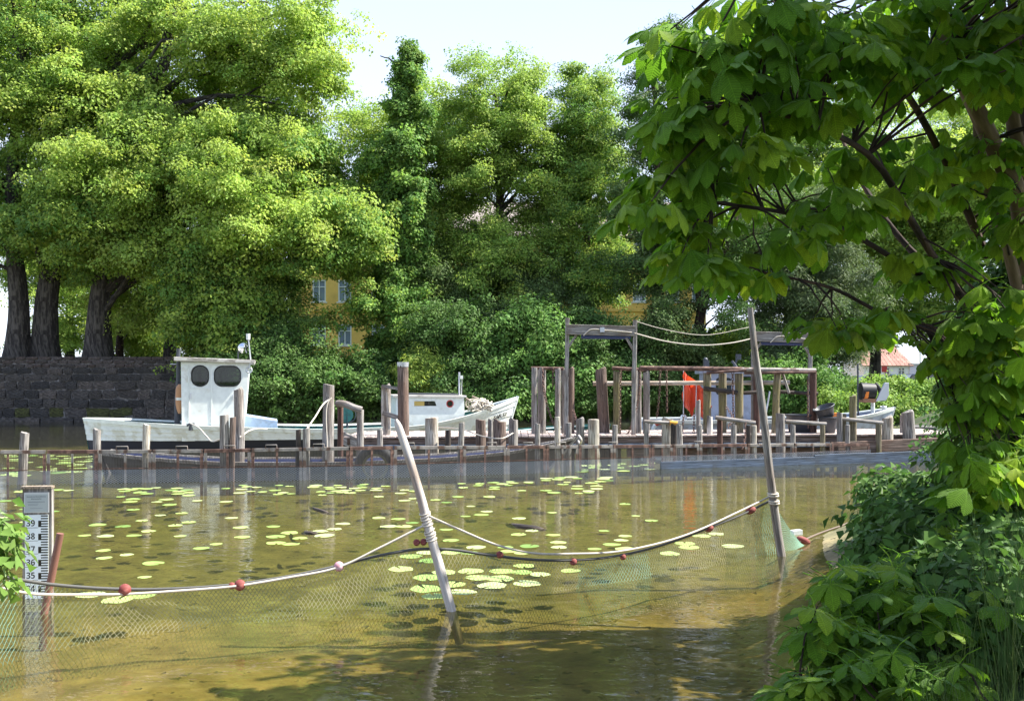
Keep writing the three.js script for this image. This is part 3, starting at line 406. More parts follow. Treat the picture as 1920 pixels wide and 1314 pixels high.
tree({ name: 'background_tree', label: 'light green maple farther right, glimpsed through the chestnut branches', group: rightTrees, seed: 318, base: onGround(1640, 50), trunk: [onGround(1640, 50), at(1645, 600, 50), at(1660, 400, 50)], r: 0.35, leaf: CL.big, mats: [LEAF.lime, LEAF.maple], puffs: 260, per: 17, size: 1.1, lobes: [[1640, 480, 50, 110, 90, 3.5], [1600, 380, 50, 100, 90, 3.5], [1720, 420, 50, 90, 100, 3.5], [1700, 560, 49, 100, 50, 3], [1600, 590, 48, 60, 40, 2.4]] });
tree({ name: 'background_tree', label: 'broad bright tree at the far right edge behind the chestnut trunk', group: rightTrees, seed: 319, base: onGround(1830, 46), trunk: [onGround(1830, 46), at(1830, 500, 46), at(1820, 300, 46)], r: 0.35, leaf: CL.big, mats: [LEAF.lime, LEAF.maple], puffs: 240, per: 17, size: 1.1, lobes: [[1830, 450, 46, 120, 110, 3.5], [1780, 330, 46, 120, 110, 3.5], [1880, 300, 46, 120, 120, 3.5], [1850, 600, 45, 110, 50, 3]] });
tree({ name: 'background_tree', label: 'dense tree behind the upper left part of the chestnut', group: rightTrees, seed: 320, base: onGround(1480, 56), trunk: [onGround(1480, 56), at(1480, 500, 56), at(1480, 250, 56)], r: 0.4, leaf: CL.big, mats: [LEAF.maple, LEAF.lime], puffs: 260, per: 17, size: 1.2, lobes: [[1480, 330, 56, 110, 110, 4], [1560, 220, 56, 100, 100, 4], [1430, 430, 55, 80, 80, 3.5], [1660, 220, 56, 110, 110, 4]] });
// --- trees behind the limes that close the view on the left ---
tree({ name: 'background_tree', label: 'sunlit bushy tree seen between the lime trunks above the wall', group: 'sunlit trees behind the limes', seed: 321, base: onGround(130, 58), trunk: [onGround(130, 58), at(130, 560, 58), at(140, 400, 58)], r: 0.3, leaf: CL.big, mats: [LEAF.lime, LEAF.maple], puffs: 200, per: 16, size: 1.2, lobes: [[130, 560, 58, 80, 60, 3], [60, 470, 58, 90, 80, 3], [250, 520, 58, 110, 70, 3], [140, 630, 57, 60, 30, 2]] });
tree({ name: 'background_tree', label: 'darker tree behind the wheelhouse between lime and yellow building', group: 'sunlit trees behind the limes', seed: 322, base: onGround(390, 50), trunk: [onGround(390, 50), at(395, 560, 50), at(400, 400, 50)], r: 0.3, bark: BARK.lime, leaf: CL.mid, mats: [LEAF.mid, LEAF.dark], puffs: 230, per: 17, size: 1.0, lobes: [[400, 520, 50, 120, 70, 3], [360, 600, 49, 80, 50, 2.4], [470, 620, 47, 60, 50, 2], [300, 620, 50, 40, 40, 1.6]] });
// --- shrubs on the far bank ---
const shrubs = 'shrubs along the far bank';
bush({ label: 'pale sunlit shrub on the wall beside the reddish trunk', group: shrubs, seed: 331, lobes: [[275, 640, 44, 45, 32, 1.4], [240, 610, 45, 40, 30, 1.2]], puffs: 60, per: 14, leaf: CL.mid[0], mat: LEAF.lime, size: 0.6 });
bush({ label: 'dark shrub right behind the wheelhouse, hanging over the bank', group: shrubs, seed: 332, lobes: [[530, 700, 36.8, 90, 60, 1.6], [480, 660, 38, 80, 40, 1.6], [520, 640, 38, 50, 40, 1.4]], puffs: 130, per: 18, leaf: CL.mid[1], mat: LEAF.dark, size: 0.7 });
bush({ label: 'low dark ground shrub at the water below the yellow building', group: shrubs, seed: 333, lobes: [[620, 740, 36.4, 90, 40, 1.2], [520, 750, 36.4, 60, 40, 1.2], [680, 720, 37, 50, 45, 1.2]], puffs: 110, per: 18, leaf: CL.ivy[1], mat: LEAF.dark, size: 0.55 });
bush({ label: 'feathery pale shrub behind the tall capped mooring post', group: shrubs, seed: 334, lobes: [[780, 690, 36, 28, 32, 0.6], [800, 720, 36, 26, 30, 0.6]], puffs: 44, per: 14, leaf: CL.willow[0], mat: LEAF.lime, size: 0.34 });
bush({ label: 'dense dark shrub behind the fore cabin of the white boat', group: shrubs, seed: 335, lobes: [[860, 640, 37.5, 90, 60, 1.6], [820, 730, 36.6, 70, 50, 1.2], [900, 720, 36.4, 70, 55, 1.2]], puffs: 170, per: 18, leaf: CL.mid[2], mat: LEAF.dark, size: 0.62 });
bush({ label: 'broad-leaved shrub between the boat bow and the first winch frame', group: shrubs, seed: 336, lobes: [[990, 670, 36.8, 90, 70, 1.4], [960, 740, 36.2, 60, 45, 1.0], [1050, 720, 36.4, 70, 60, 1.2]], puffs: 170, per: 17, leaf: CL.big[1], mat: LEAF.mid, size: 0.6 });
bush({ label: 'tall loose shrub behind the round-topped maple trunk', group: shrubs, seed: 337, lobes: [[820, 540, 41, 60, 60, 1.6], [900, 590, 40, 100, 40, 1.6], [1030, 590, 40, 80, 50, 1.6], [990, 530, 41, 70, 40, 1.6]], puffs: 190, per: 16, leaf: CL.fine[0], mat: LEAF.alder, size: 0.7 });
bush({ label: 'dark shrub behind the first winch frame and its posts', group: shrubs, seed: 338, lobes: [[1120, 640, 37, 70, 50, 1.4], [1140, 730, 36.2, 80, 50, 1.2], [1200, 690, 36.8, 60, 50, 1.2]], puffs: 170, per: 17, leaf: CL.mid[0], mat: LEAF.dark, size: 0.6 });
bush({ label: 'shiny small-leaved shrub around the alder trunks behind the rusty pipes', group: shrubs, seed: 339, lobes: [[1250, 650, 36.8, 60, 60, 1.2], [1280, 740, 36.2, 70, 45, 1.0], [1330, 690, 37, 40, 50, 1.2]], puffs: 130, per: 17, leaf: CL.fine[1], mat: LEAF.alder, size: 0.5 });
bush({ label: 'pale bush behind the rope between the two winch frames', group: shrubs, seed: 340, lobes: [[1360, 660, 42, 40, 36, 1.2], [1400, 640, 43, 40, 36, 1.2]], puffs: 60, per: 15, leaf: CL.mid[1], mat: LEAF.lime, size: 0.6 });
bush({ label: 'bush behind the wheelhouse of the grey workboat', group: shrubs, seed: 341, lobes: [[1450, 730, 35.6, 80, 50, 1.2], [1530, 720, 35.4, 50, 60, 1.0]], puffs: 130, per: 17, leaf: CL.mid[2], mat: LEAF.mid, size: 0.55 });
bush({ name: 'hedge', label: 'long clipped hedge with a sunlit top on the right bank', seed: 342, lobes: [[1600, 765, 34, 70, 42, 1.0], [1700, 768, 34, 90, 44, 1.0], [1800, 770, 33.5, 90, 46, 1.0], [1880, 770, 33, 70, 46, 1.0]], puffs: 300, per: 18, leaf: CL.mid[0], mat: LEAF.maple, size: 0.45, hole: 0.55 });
// ---------- boats ----------
const font = await new FontLoader().loadAsync('fonts/droid/droid_sans_bold.typeface.json');
// hull surface: t from stern to bow, h the height; both sides mirrored in z
function hullShape(o) {
  const sheer = smoothTable(o.sheer), half = smoothTable(o.half);
  return { sheer, P(t, h, s, out = 0) {
    const top = sheer(t), k = clamp((h - o.keel) / (top - o.keel)), f = Math.pow(k, o.fill ?? 0.42) * (1 + (o.flare ?? 0.1) * (k - 0.8) * smooth((t - 0.55) / 0.4));
    const x = lerp((o.sternRake ?? 0) * (1 - k), o.L - (o.bowRake ?? 0) * (1 - k), t);
    return V(x, h, s * (half(t) * f + out)); } };
}
function strip(n, fa, fb) {   // a ruled band between two curves fa(t), fb(t)
  const pos = [], uv = [], idx = []; let len = 0, last;
  for (let i = 0; i <= n; i++) { const a = fa(i / n), b = fb(i / n); if (last) len += a.distanceTo(last); last = a; pos.push(a.x, a.y, a.z, b.x, b.y, b.z); uv.push(len, a.y, len, b.y + a.distanceTo(b) * 0.2); if (i) { const q = i * 2; idx.push(q - 2, q, q - 1, q - 1, q, q + 1); } }
  const g = new THREE.BufferGeometry(); g.setAttribute('position', new THREE.Float32BufferAttribute(pos, 3)); g.setAttribute('uv', new THREE.Float32BufferAttribute(uv, 2)); g.setIndex(idx); g.computeVertexNormals(); return g;
}
function buildHull(g, o, mats) {
  const H = hullShape(o), boot = o.boot, n = 48, ns = o.strakes;
  for (const s of [-1, 1]) {
    for (let k = 0; k < ns; k++) {
      const lo = (t) => lerp(boot, H.sheer(t), k / ns), hi = (t) => lerp(boot, H.sheer(t), (k + 1) / ns);
      const st = mesh(mergeGeometries([strip(n, (t) => H.P(t, lo(t), s, 0.022), (t) => H.P(t, hi(t), s, 0.001)), strip(n, (t) => H.P(t, lo(t), s, -0.004), (t) => H.P(t, lo(t), s, 0.022))]), mats.side, 'strake', g);
    }
    const rows = 5, bot = []; for (let k = 0; k < rows; k++) bot.push(strip(n, (t) => H.P(t, lerp(o.keel, boot, k / rows), s), (t) => H.P(t, lerp(o.keel, boot, (k + 1) / rows), s)));
    mesh(mergeGeometries(bot), mats.bottom, 'bottom', g);
    const w = o.railW ?? 0.09, hgt = o.railH ?? 0.07;
    mesh(mergeGeometries([strip(n, (t) => H.P(t, H.sheer(t) - hgt, s, 0.012), (t) => H.P(t, H.sheer(t) - hgt * 0.9, s, 0.036)), strip(n, (t) => H.P(t, H.sheer(t) - hgt * 0.9, s, 0.036), (t) => H.P(t, H.sheer(t), s, 0.03).add(V(0, 0.012, 0))), strip(n, (t) => H.P(t, H.sheer(t), s, 0.03).add(V(0, 0.012, 0)), (t) => H.P(t, H.sheer(t), s, -w).add(V(0, 0.012, 0))), strip(n, (t) => H.P(t, H.sheer(t), s, -w).add(V(0, 0.012, 0)), (t) => H.P(t, H.sheer(t) - 0.03, s, -w))]), mats.rail, 'gunwale', g);
    mesh(strip(n, (t) => H.P(t, o.deck(t), s, -0.05), (t) => H.P(t, H.sheer(t) - 0.01, s, -0.05)), mats.inside, 'bulwark', g);
  }
  mesh(strip(n, (t) => H.P(t, o.deck(t), -1, -0.05), (t) => H.P(t, o.deck(t), 1, -0.05)), mats.deck, 'deck', g);
  if (o.stem !== false) mesh(tube([H.P(1, o.keel, 1), H.P(1, lerp(o.keel, H.sheer(1), 0.5), 1), H.P(1, H.sheer(1) + 0.02, 1)].map((p) => V(p.x + 0.01, p.y, 0)), 0.045, 6), mats.rail, 'stem', g);
  return H;
}
function roundedHole(cx, cy, w, h, r) { const p = new THREE.Path(); const x = cx - w / 2, y = cy - h / 2; p.moveTo(x + r, y); p.lineTo(x + w - r, y); p.absarc(x + w - r, y + r, r, -Math.PI / 2, 0); p.lineTo(x + w, y + h - r); p.absarc(x + w - r, y + h - r, r, 0, Math.PI / 2); p.lineTo(x + r, y + h); p.absarc(x + r, y + h - r, r, Math.PI / 2, Math.PI); p.lineTo(x, y + r); p.absarc(x + r, y + r, r, Math.PI, Math.PI * 1.5); return p; }
function gasket(cx, cy, w, h, r, z, t) { const p = roundedHole(cx, cy, w, h, r).getPoints(6).map((q) => V(q.x, q.y, z)); return new THREE.TubeGeometry(new THREE.CatmullRomCurve3(p, true, 'catmullrom', 0.1), 64, t, 6, true); }
function shapeOf(pts) { return new THREE.Shape(pts.map((p) => new THREE.Vector2(...p))); }
function slab(shape, d, z, bevel = 0.008) { return new THREE.ExtrudeGeometry(shape, { depth: d, bevelEnabled: bevel > 0, bevelThickness: bevel, bevelSize: bevel, bevelSegments: 2, curveSegments: 10 }).translate(0, 0, z); }

{ // the white fishing boat
  const D = 23.3, D0 = 21.7, turn = 0.262, c0s = Math.cos(turn), s0n = Math.sin(turn), X0 = wx(155, D0), g = thing('fishing_boat', 'long white wooden fishing boat with wheelhouse and fore cabin, registration SHB 51', 'boat', null, V(X0, 0, -D0));
  g.rotation.y = turn;
  // surveyed column at D - d metres this side of the centreline -> place along the boat
  const lx = (px, d) => { const zl = D - d, q = (px - 960) / F; return (q * (D0 - zl * c0s) - X0 - zl * s0n) / (c0s - q * s0n); }, L = lx(970, D);
  const dp = (t, z) => D0 + t * L * s0n - z * c0s;
  const H = buildHull(g, { L, keel: -0.55, boot: hy(826, 21.5), strakes: 4, bowRake: 0.55, sternRake: 0.22, fill: 0.4, flare: 0.5, railH: 0.09,
    sheer: [[0, 784, 0], [0.06, 787, 0.45], [0.18, 796, 0.95], [0.33, 802, 1.15], [0.52, 806, 1.2], [0.75, 799, 1.1], [0.88, 776, 0.75], [1, 744, 0]].map(([t, py, z]) => [t, hy(py, dp(t, z))]),
    half: [[0, 0.02], [0.04, 0.42], [0.12, 0.85], [0.25, 1.1], [0.5, 1.25], [0.7, 1.18], [0.85, 0.82], [0.94, 0.42], [1, 0.015]], deck: (t) => 0.06 + 0.55 * smooth((t - 0.72) / 0.28) * smooth((t - 0.6) / 0.4) }, { side: C.hullWhite, bottom: C.navy, rail: C.white, inside: C.teal, deck: C.teal });
  // wheelhouse
  const z1 = 0.92, d1 = D - z1, a0 = lx(341, d1), a1 = lx(456, d1), b0 = lx(339, d1), b1 = lx(467, d1), y0 = 0.27, y1 = hy(681, d1), ym = (px) => px;
  const wh = new THREE.Group(); wh.name = 'wheelhouse'; g.add(wh);
  const side = () => { const s = shapeOf([[a0, y0], [a1, y0], [a1 + 0.02, hy(790, d1)], [b1, y1], [b0, y1]]); return s; };
  const w1 = [lx(374.5, d1), hy(705, d1), 0.37, 0.47, 0.18], w2 = [lx(426, d1), hy(705.5, d1), 0.58, 0.46, 0.17];
  for (const z of [z1 - 0.05, -z1]) { const s = side(); s.holes.push(roundedHole(...w1), roundedHole(...w2)); mesh(slab(s, 0.05, z, 0.006), C.white, 'side_wall', wh); }
  for (const w of [w1, w2]) { mesh(gasket(...w.slice(0, 4), w[4], z1 + 0.008, 0.016), C.black, 'window_seal', wh); mesh(new THREE.ShapeGeometry(shapeOf(roundedHole(...w).getPoints(6).map((q) => [q.x, q.y]))).translate(0, 0, z1 - 0.02), C.glass, 'pane', wh); mesh(new THREE.ShapeGeometry(shapeOf(roundedHole(...w).getPoints(6).map((q) => [q.x, q.y]))).translate(0, 0, -z1 + 0.02), C.glass, 'pane', wh); }
  mesh(board(V((a0 + b0) / 2 - 0.0, y0, 0), V(b0, y1, 0), z1 * 2 - 0.1, 0.05, V(0, 0, 1)).translate(0.027, 0, 0), C.white, 'rear_wall', wh);
  mesh(board(V(a1 + 0.0, y0, 0), V(a1 + 0.02, hy(790, d1), 0), z1 * 2 - 0.1, 0.05, V(0, 0, 1)).translate(-0.03, 0, 0), C.white, 'front_wall', wh);
  { const fy0 = hy(790, d1), fy1 = y1, N = (y) => lerp(a1 + 0.02, b1, (y - fy0) / (fy1 - fy0)); for (const [ya, yb, zz, ww] of [[fy0, fy0 + 0.55, 0, z1 * 2 - 0.1], [fy1 - 0.12, fy1, 0, z1 * 2 - 0.1], [fy0 + 0.55, fy1 - 0.12, z1 - 0.11, 0.12], [fy0 + 0.55, fy1 - 0.12, -z1 + 0.11, 0.12], [fy0 + 0.55, fy1 - 0.12, 0, 0.1]]) mesh(board(V(N(ya) - 0.035, ya, zz), V(N(yb) - 0.035, yb, zz), ww, 0.045, V(0, 0, 1)), C.white, 'front_wall', wh); mesh(board(V(N(fy0 + 0.5) - 0.035, fy0 + 0.5, 0), V(N(fy1 - 0.1) - 0.035, fy1 - 0.1, 0), z1 * 2 - 0.14, 0.006, V(0, 0, 1)), C.glass, 'front_pane', wh); }
  // door leaf and panel battens on the near side
  for (const [p, q] of [[353, 687], [354, 687], [396, 687]]) mesh(board(V(lx(p, d1), hy(800, d1), z1 + 0.012), V(lx(p, d1), hy(q, d1), z1 + 0.012), 0.022, 0.014, V(1, 0, 0)), C.white, 'batten', wh);
  mesh(board(V(lx(356, d1), hy(727, d1), z1 + 0.011), V(lx(393, d1), hy(727, d1), z1 + 0.011), 0.018, 0.014, V(0, 1, 0)), C.white, 'batten', wh);
  for (const [p, q] of [[357, 741], [436, 744]]) mesh(merge([box(0.03, 0.13, 0.02, lx(p, d1), hy(q, d1), z1 + 0.02), rod(V(lx(p, d1), hy(q - 2, d1), z1 + 0.02), V(lx(p, d1), hy(q - 2, d1), z1 + 0.06), 0.014)]), C.alu, 'door_handle', wh);
  const rf = mesh(slab(shapeOf([[b0 - 0.14, y1 + 0.045], [b1 + 0.10, y1 - 0.005], [b1 + 0.12, y1 + 0.055], [b0 - 0.14, y1 + 0.115]]), z1 * 2 + 0.22, -z1 - 0.11, 0.012), C.roofGrey, 'wheelhouse_roof', g);
  mesh(slab(shapeOf([[b0, y1], [b1, y1 - 0.01], [b1, y1 + 0.01], [b0, y1 + 0.06]]), z1 * 2 - 0.02, -z1 + 0.01, 0), C.white, 'roof_beam', rf);
  // searchlight, lamp mast, exhaust, lifebuoy bag, horn
  const dl = D - 0.3, lampY = hy(654, dl), ls = new THREE.Group(); ls.name = 'searchlight'; g.add(ls);
  mesh(merge([rod(V(lx(446, dl), y1 + 0.06, 0.3), V(lx(446, dl), lampY - 0.08, 0.3), 0.018), rod(V(lx(446, dl), lampY - 0.1, 0.3), V(lx(452, dl), lampY - 0.1, 0.3), 0.02)]), C.charcoal, 'bracket', ls);
  mesh(new THREE.SphereGeometry(0.125, 20, 12, 0, 6.3, 0, 1.7).rotateZ(1.35).translate(lx(457, dl) - 0.02, lampY, 0.3), C.chrome, 'lamp_shell', ls); mesh(new THREE.CircleGeometry(0.122, 20).rotateY(Math.PI / 2 + 0.3).translate(lx(459, dl) + 0.03, lampY, 0.31), C.glass, 'lens', ls);
  const mast = mesh(tube([V(lx(470, dl), y1 + 0.03, 0.45), V(lx(465.5, dl), hy(640, dl), 0.45)], 0.016, 8), C.alu, 'lamp_mast', g); mesh(new THREE.CylinderGeometry(0.05, 0.045, 0.14, 10).translate(lx(465, dl), hy(634, dl), 0.45), C.white, 'mast_lamp', mast);
  mesh(merge([rod(V(lx(468, dl), y1 - 0.02, z1), V(lx(468, dl), y1 - 0.12, z1), 0.02), new THREE.TorusGeometry(0.06, 0.022, 6, 14).translate(lx(467, dl), y1 - 0.17, z1)]), C.alu, 'horn', g);
  const de = D - 0.55; mesh(tube([V(lx(331, de), 0.2, 0.55), V(lx(332, de), hy(745, de), 0.55), V(lx(333, de), hy(720, de), 0.55), V(lx(334, de), hy(664, de), 0.55), V(lx(334, de), hy(656, de), 0.55)], [0.065, 0.065, 0.045, 0.045, 0.05], 10), C.charcoal, 'exhaust_pipe', g);
  mesh(tube([V(lx(318, de), hy(684, de), 0.5), V(lx(344, de), hy(684, de), 0.5)], 0.012, 6), C.alu, 'grab_rail', g);
  const lb = mesh(tube(curve([V(lx(338, de), hy(720, de), 0.7), V(lx(336.5, de), hy(730, de), 0.7), V(lx(336, de), hy(755, de), 0.7), V(lx(337, de), hy(772, de), 0.7)], 10), [0.03, 0.06, 0.075, 0.08, 0.08, 0.08, 0.08, 0.075, 0.065, 0.05, 0.03], 12), mat(lin(0.42, 0.22, 0.11), 0.7), 'lifebuoy_bag', g); mesh(new THREE.CylinderGeometry(0.084, 0.084, 0.06, 14, 1, true).translate(lx(336.4, de), hy(746, de), 0.7), C.white, 'white_band', lb);
  // engine hatch in front of the wheelhouse, deck gear
  const dh = D - 0.55; mesh(slab(shapeOf([[lx(459, dh), 0.08], [lx(519, dh), 0.08], [lx(519, dh), hy(788, dh)], [lx(459, dh), hy(778, dh)]]), 1.1, -0.55, 0.01), mat(0xffffff, 0.5, { map: paintTex([0.66, 0.74, 0.84], [0.55, 0.60, 0.66], 0.5) }), 'engine_hatch', g);
  mesh(box(0.16, 0.13, 0.16, lx(298, dh), hy(795, dh), 0.4), C.charcoal, 'bollard', g); mesh(merge([rod(V(lx(357, 22.2), hy(803, 22.2), 1.05), V(lx(357, 22.2), hy(790, 22.2), 1.05), 0.05, 8), rod(V(lx(349, 22.2), hy(794, 22.2), 1.05), V(lx(364, 22.2), hy(792, 22.2), 1.05), 0.035, 8)]), C.charcoal, 'cleat', g);
  mesh(new THREE.TorusGeometry(0.2, 0.014, 6, 24).translate(lx(652, 23), hy(778, 23), 0.2), C.charcoal, 'hauler_wheel', g); mesh(new THREE.CylinderGeometry(0.19, 0.19, 0.05, 22).rotateX(Math.PI / 2).translate(lx(648, 23), hy(778, 23), 0.2), C.teal, 'hauler_disc', g); mesh(merge([rod(V(lx(652, 23), 0.1, 0.2), V(lx(651, 23), hy(778, 23), 0.2), 0.03)]), C.charcoal, 'hauler_stand', g);
  // fore cabin
  const zc = 0.62, dc = D - zc, c0 = lx(743, dc), c1 = lx(871, dc), ct = hy(746, dc), s2 = shapeOf([[c0, 0.3], [c0 + (c1 - c0) * 0.6, 0.36], [c1, 0.52], [c1 - 0.02, ct + 0.005], [c0, ct + 0.02]]);
  const win = new THREE.Path([[lx(776, dc), hy(762.5, dc)], [lx(819, dc), hy(762.5, dc)], [lx(815.5, dc), hy(752.5, dc)], [lx(776, dc), hy(752.5, dc)]].map((p) => new THREE.Vector2(...p)));
  const fc = new THREE.Group(); fc.name = 'fore_cabin'; g.add(fc);
  const port = [lx(843.5, dc), hy(758, dc)];
  for (const z of [zc - 0.04, -zc]) { const s = s2.clone(); const ph = new THREE.Path(); ph.absarc(port[0], port[1], 0.078, 0, 6.283); s.holes.push(win.clone(), ph); mesh(slab(s, 0.04, z, 0.005), C.white, 'side_wall', fc); }
  mesh(new THREE.TorusGeometry(0.082, 0.012, 8, 24).translate(port[0], port[1], zc + 0.005), C.redPaint, 'porthole', fc); mesh(new THREE.CircleGeometry(0.078, 20).translate(port[0], port[1], zc - 0.025), C.glassDark, 'pane', fc);
  mesh(new THREE.ShapeGeometry(shapeOf(win.getPoints().slice(0, 4).map((p) => [p.x, p.y]))).translate(0, 0, zc - 0.025), C.glassDark, 'pane', fc); mesh(box(lx(796, dc) - lx(777, dc), 0.11, 0.015, lx(786, dc), hy(757.5, dc), zc - 0.012), mat(lin(0.5, 0.36, 0.10), 0.8), 'curtain', fc);
  mesh(box(0.04, ct - 0.12, zc * 2 - 0.1, c0 + 0.03, ct / 2 + 0.06, 0), C.white, 'rear_wall', fc); mesh(box(0.04, 0.6, zc * 2 - 0.1, c1 - 0.05, ct - 0.29, 0), C.white, 'front_wall', fc);
  mesh(slab(shapeOf([[c0 - 0.08, ct + 0.02], [c1 + 0.03, ct], [c1 + 0.03, ct + 0.04], [c0 - 0.08, ct + 0.06]]), zc * 2 + 0.1, -zc - 0.05, 0.008), C.roofGrey, 'cabin_roof', fc);
  mesh(slab(shapeOf([[lx(760, dc), ct + 0.05], [lx(862, dc), ct + 0.035], [lx(862, dc), ct + 0.085], [lx(760, dc), ct + 0.10]]), 0.9, -0.45, 0.006), C.charcoal, 'sliding_hatch', fc);
  const ma = mesh(rod(V(lx(861, 23), ct, 0.3), V(lx(861, 23), hy(697, 23), 0.3), 0.024, 8), C.alu, 'short_mast', g); mesh(merge([box(0.07, 0.085, 0.07, lx(865, 23), hy(707, 23), 0.3), rod(V(lx(866, 23), hy(712, 23), 0.3), V(lx(865, 23), ct, 0.3), 0.008)]), C.white, 'aerial_box', ma);
  { const r = rng(77), ropes = []; for (let k = 0; k < 16; k++) { const p = []; for (let i = 0; i < 6; i++) p.push(V(lx(876 + r() * 44, 22.9), hy(772 - r() * 24 + (i % 2) * 3, 22.9), 0.25 + r() * 0.5)); ropes.push(tube(curve(p, 24), 0.02, 5)); } mesh(merge(ropes), C.rope, 'rope_heap', g).userData.kind = 'stuff';
    mesh(rod(V(lx(885, 22.9), hy(744, 22.9), 0.4), V(lx(925, 22.9), hy(762, 22.9), 0.45), 0.025), W.pale, 'oar', g); mesh(rod(V(lx(872, 22.9), hy(748, 22.9), 0.5), V(lx(905, 22.9), hy(770, 22.9), 0.55), 0.03), W.pale, 'oar', g); }
  // registration on the near bow
  const str = 'SHB 51'; let px = 934; for (const ch of str) { if (ch !== ' ') { const t = clamp(lx(px, 22.85) / L), hgt = hy(789.5 - (px - 934) * 0.25, 22.85), p = H.P(t, hgt, 1, 0.032), q = H.P(t + 0.006, hgt, 1, 0.032), u = H.P(t, hgt + 0.08, 1, 0.032); const tg = new TextGeometry(ch, { font, size: 0.105, depth: 0.004, curveSegments: 4 }); const x = q.clone().sub(p).normalize(), y = u.clone().sub(p).normalize(), z = V().crossVectors(x, y); tg.applyMatrix4(new THREE.Matrix4().makeBasis(x, y, z).setPosition(p)); mesh(tg, C.black, 'registration_letter', g); } px += ch === ' ' ? 3 : 5.2; }
}
{ // dark punt between mesh fence and jetty
  const D = 17.6, g = thing('punt', 'long dark flat punt with navy inside, moored between mesh fence and jetty', 'boat'); const L = wx(1092, 18.3) - wx(197, 16.6);
  g.position.set(wx(197, 16.9), 0, -16.9); g.rotation.y = Math.atan2(0.9, 9.6);
  const md = mat(0xffffff, 0.75, { map: paintTex([0.26, 0.245, 0.24], [0.17, 0.14, 0.11], 0.42) });
  buildHull(g, { L, keel: -0.22, boot: -0.02, strakes: 2, bowRake: 0.7, sternRake: 0.3, fill: 0.22, flare: 0.4, railW: 0.05, railH: 0.05, sheer: [[0, hy(846, 16.9)], [0.12, hy(860, 16.6)], [0.25, hy(868, 16.6)], [0.5, hy(866, 16.9)], [0.7, hy(858, 17.2)], [0.88, hy(843, 17.5)], [1, hy(818, 18)]], half: [[0, 0.3], [0.1, 0.45], [0.4, 0.56], [0.75, 0.52], [0.92, 0.28], [1, 0.015]], deck: () => -0.1 }, { side: md, bottom: C.black, rail: W.grey, inside: C.navyIn, deck: C.navyIn });
  mesh(board(V(0.14, -0.2, 0), V(0, hy(846, 16.9), 0), 0.62, 0.05, V(0, 0, 1)), md, 'transom', g);
  for (const x of [2.2, 4.4, 6.4]) mesh(board(V(x, 0.02, -0.5), V(x, 0.02, 0.5), 0.22, 0.03, V(1, 0, 0)), W.grey, 'thwart', g);
}
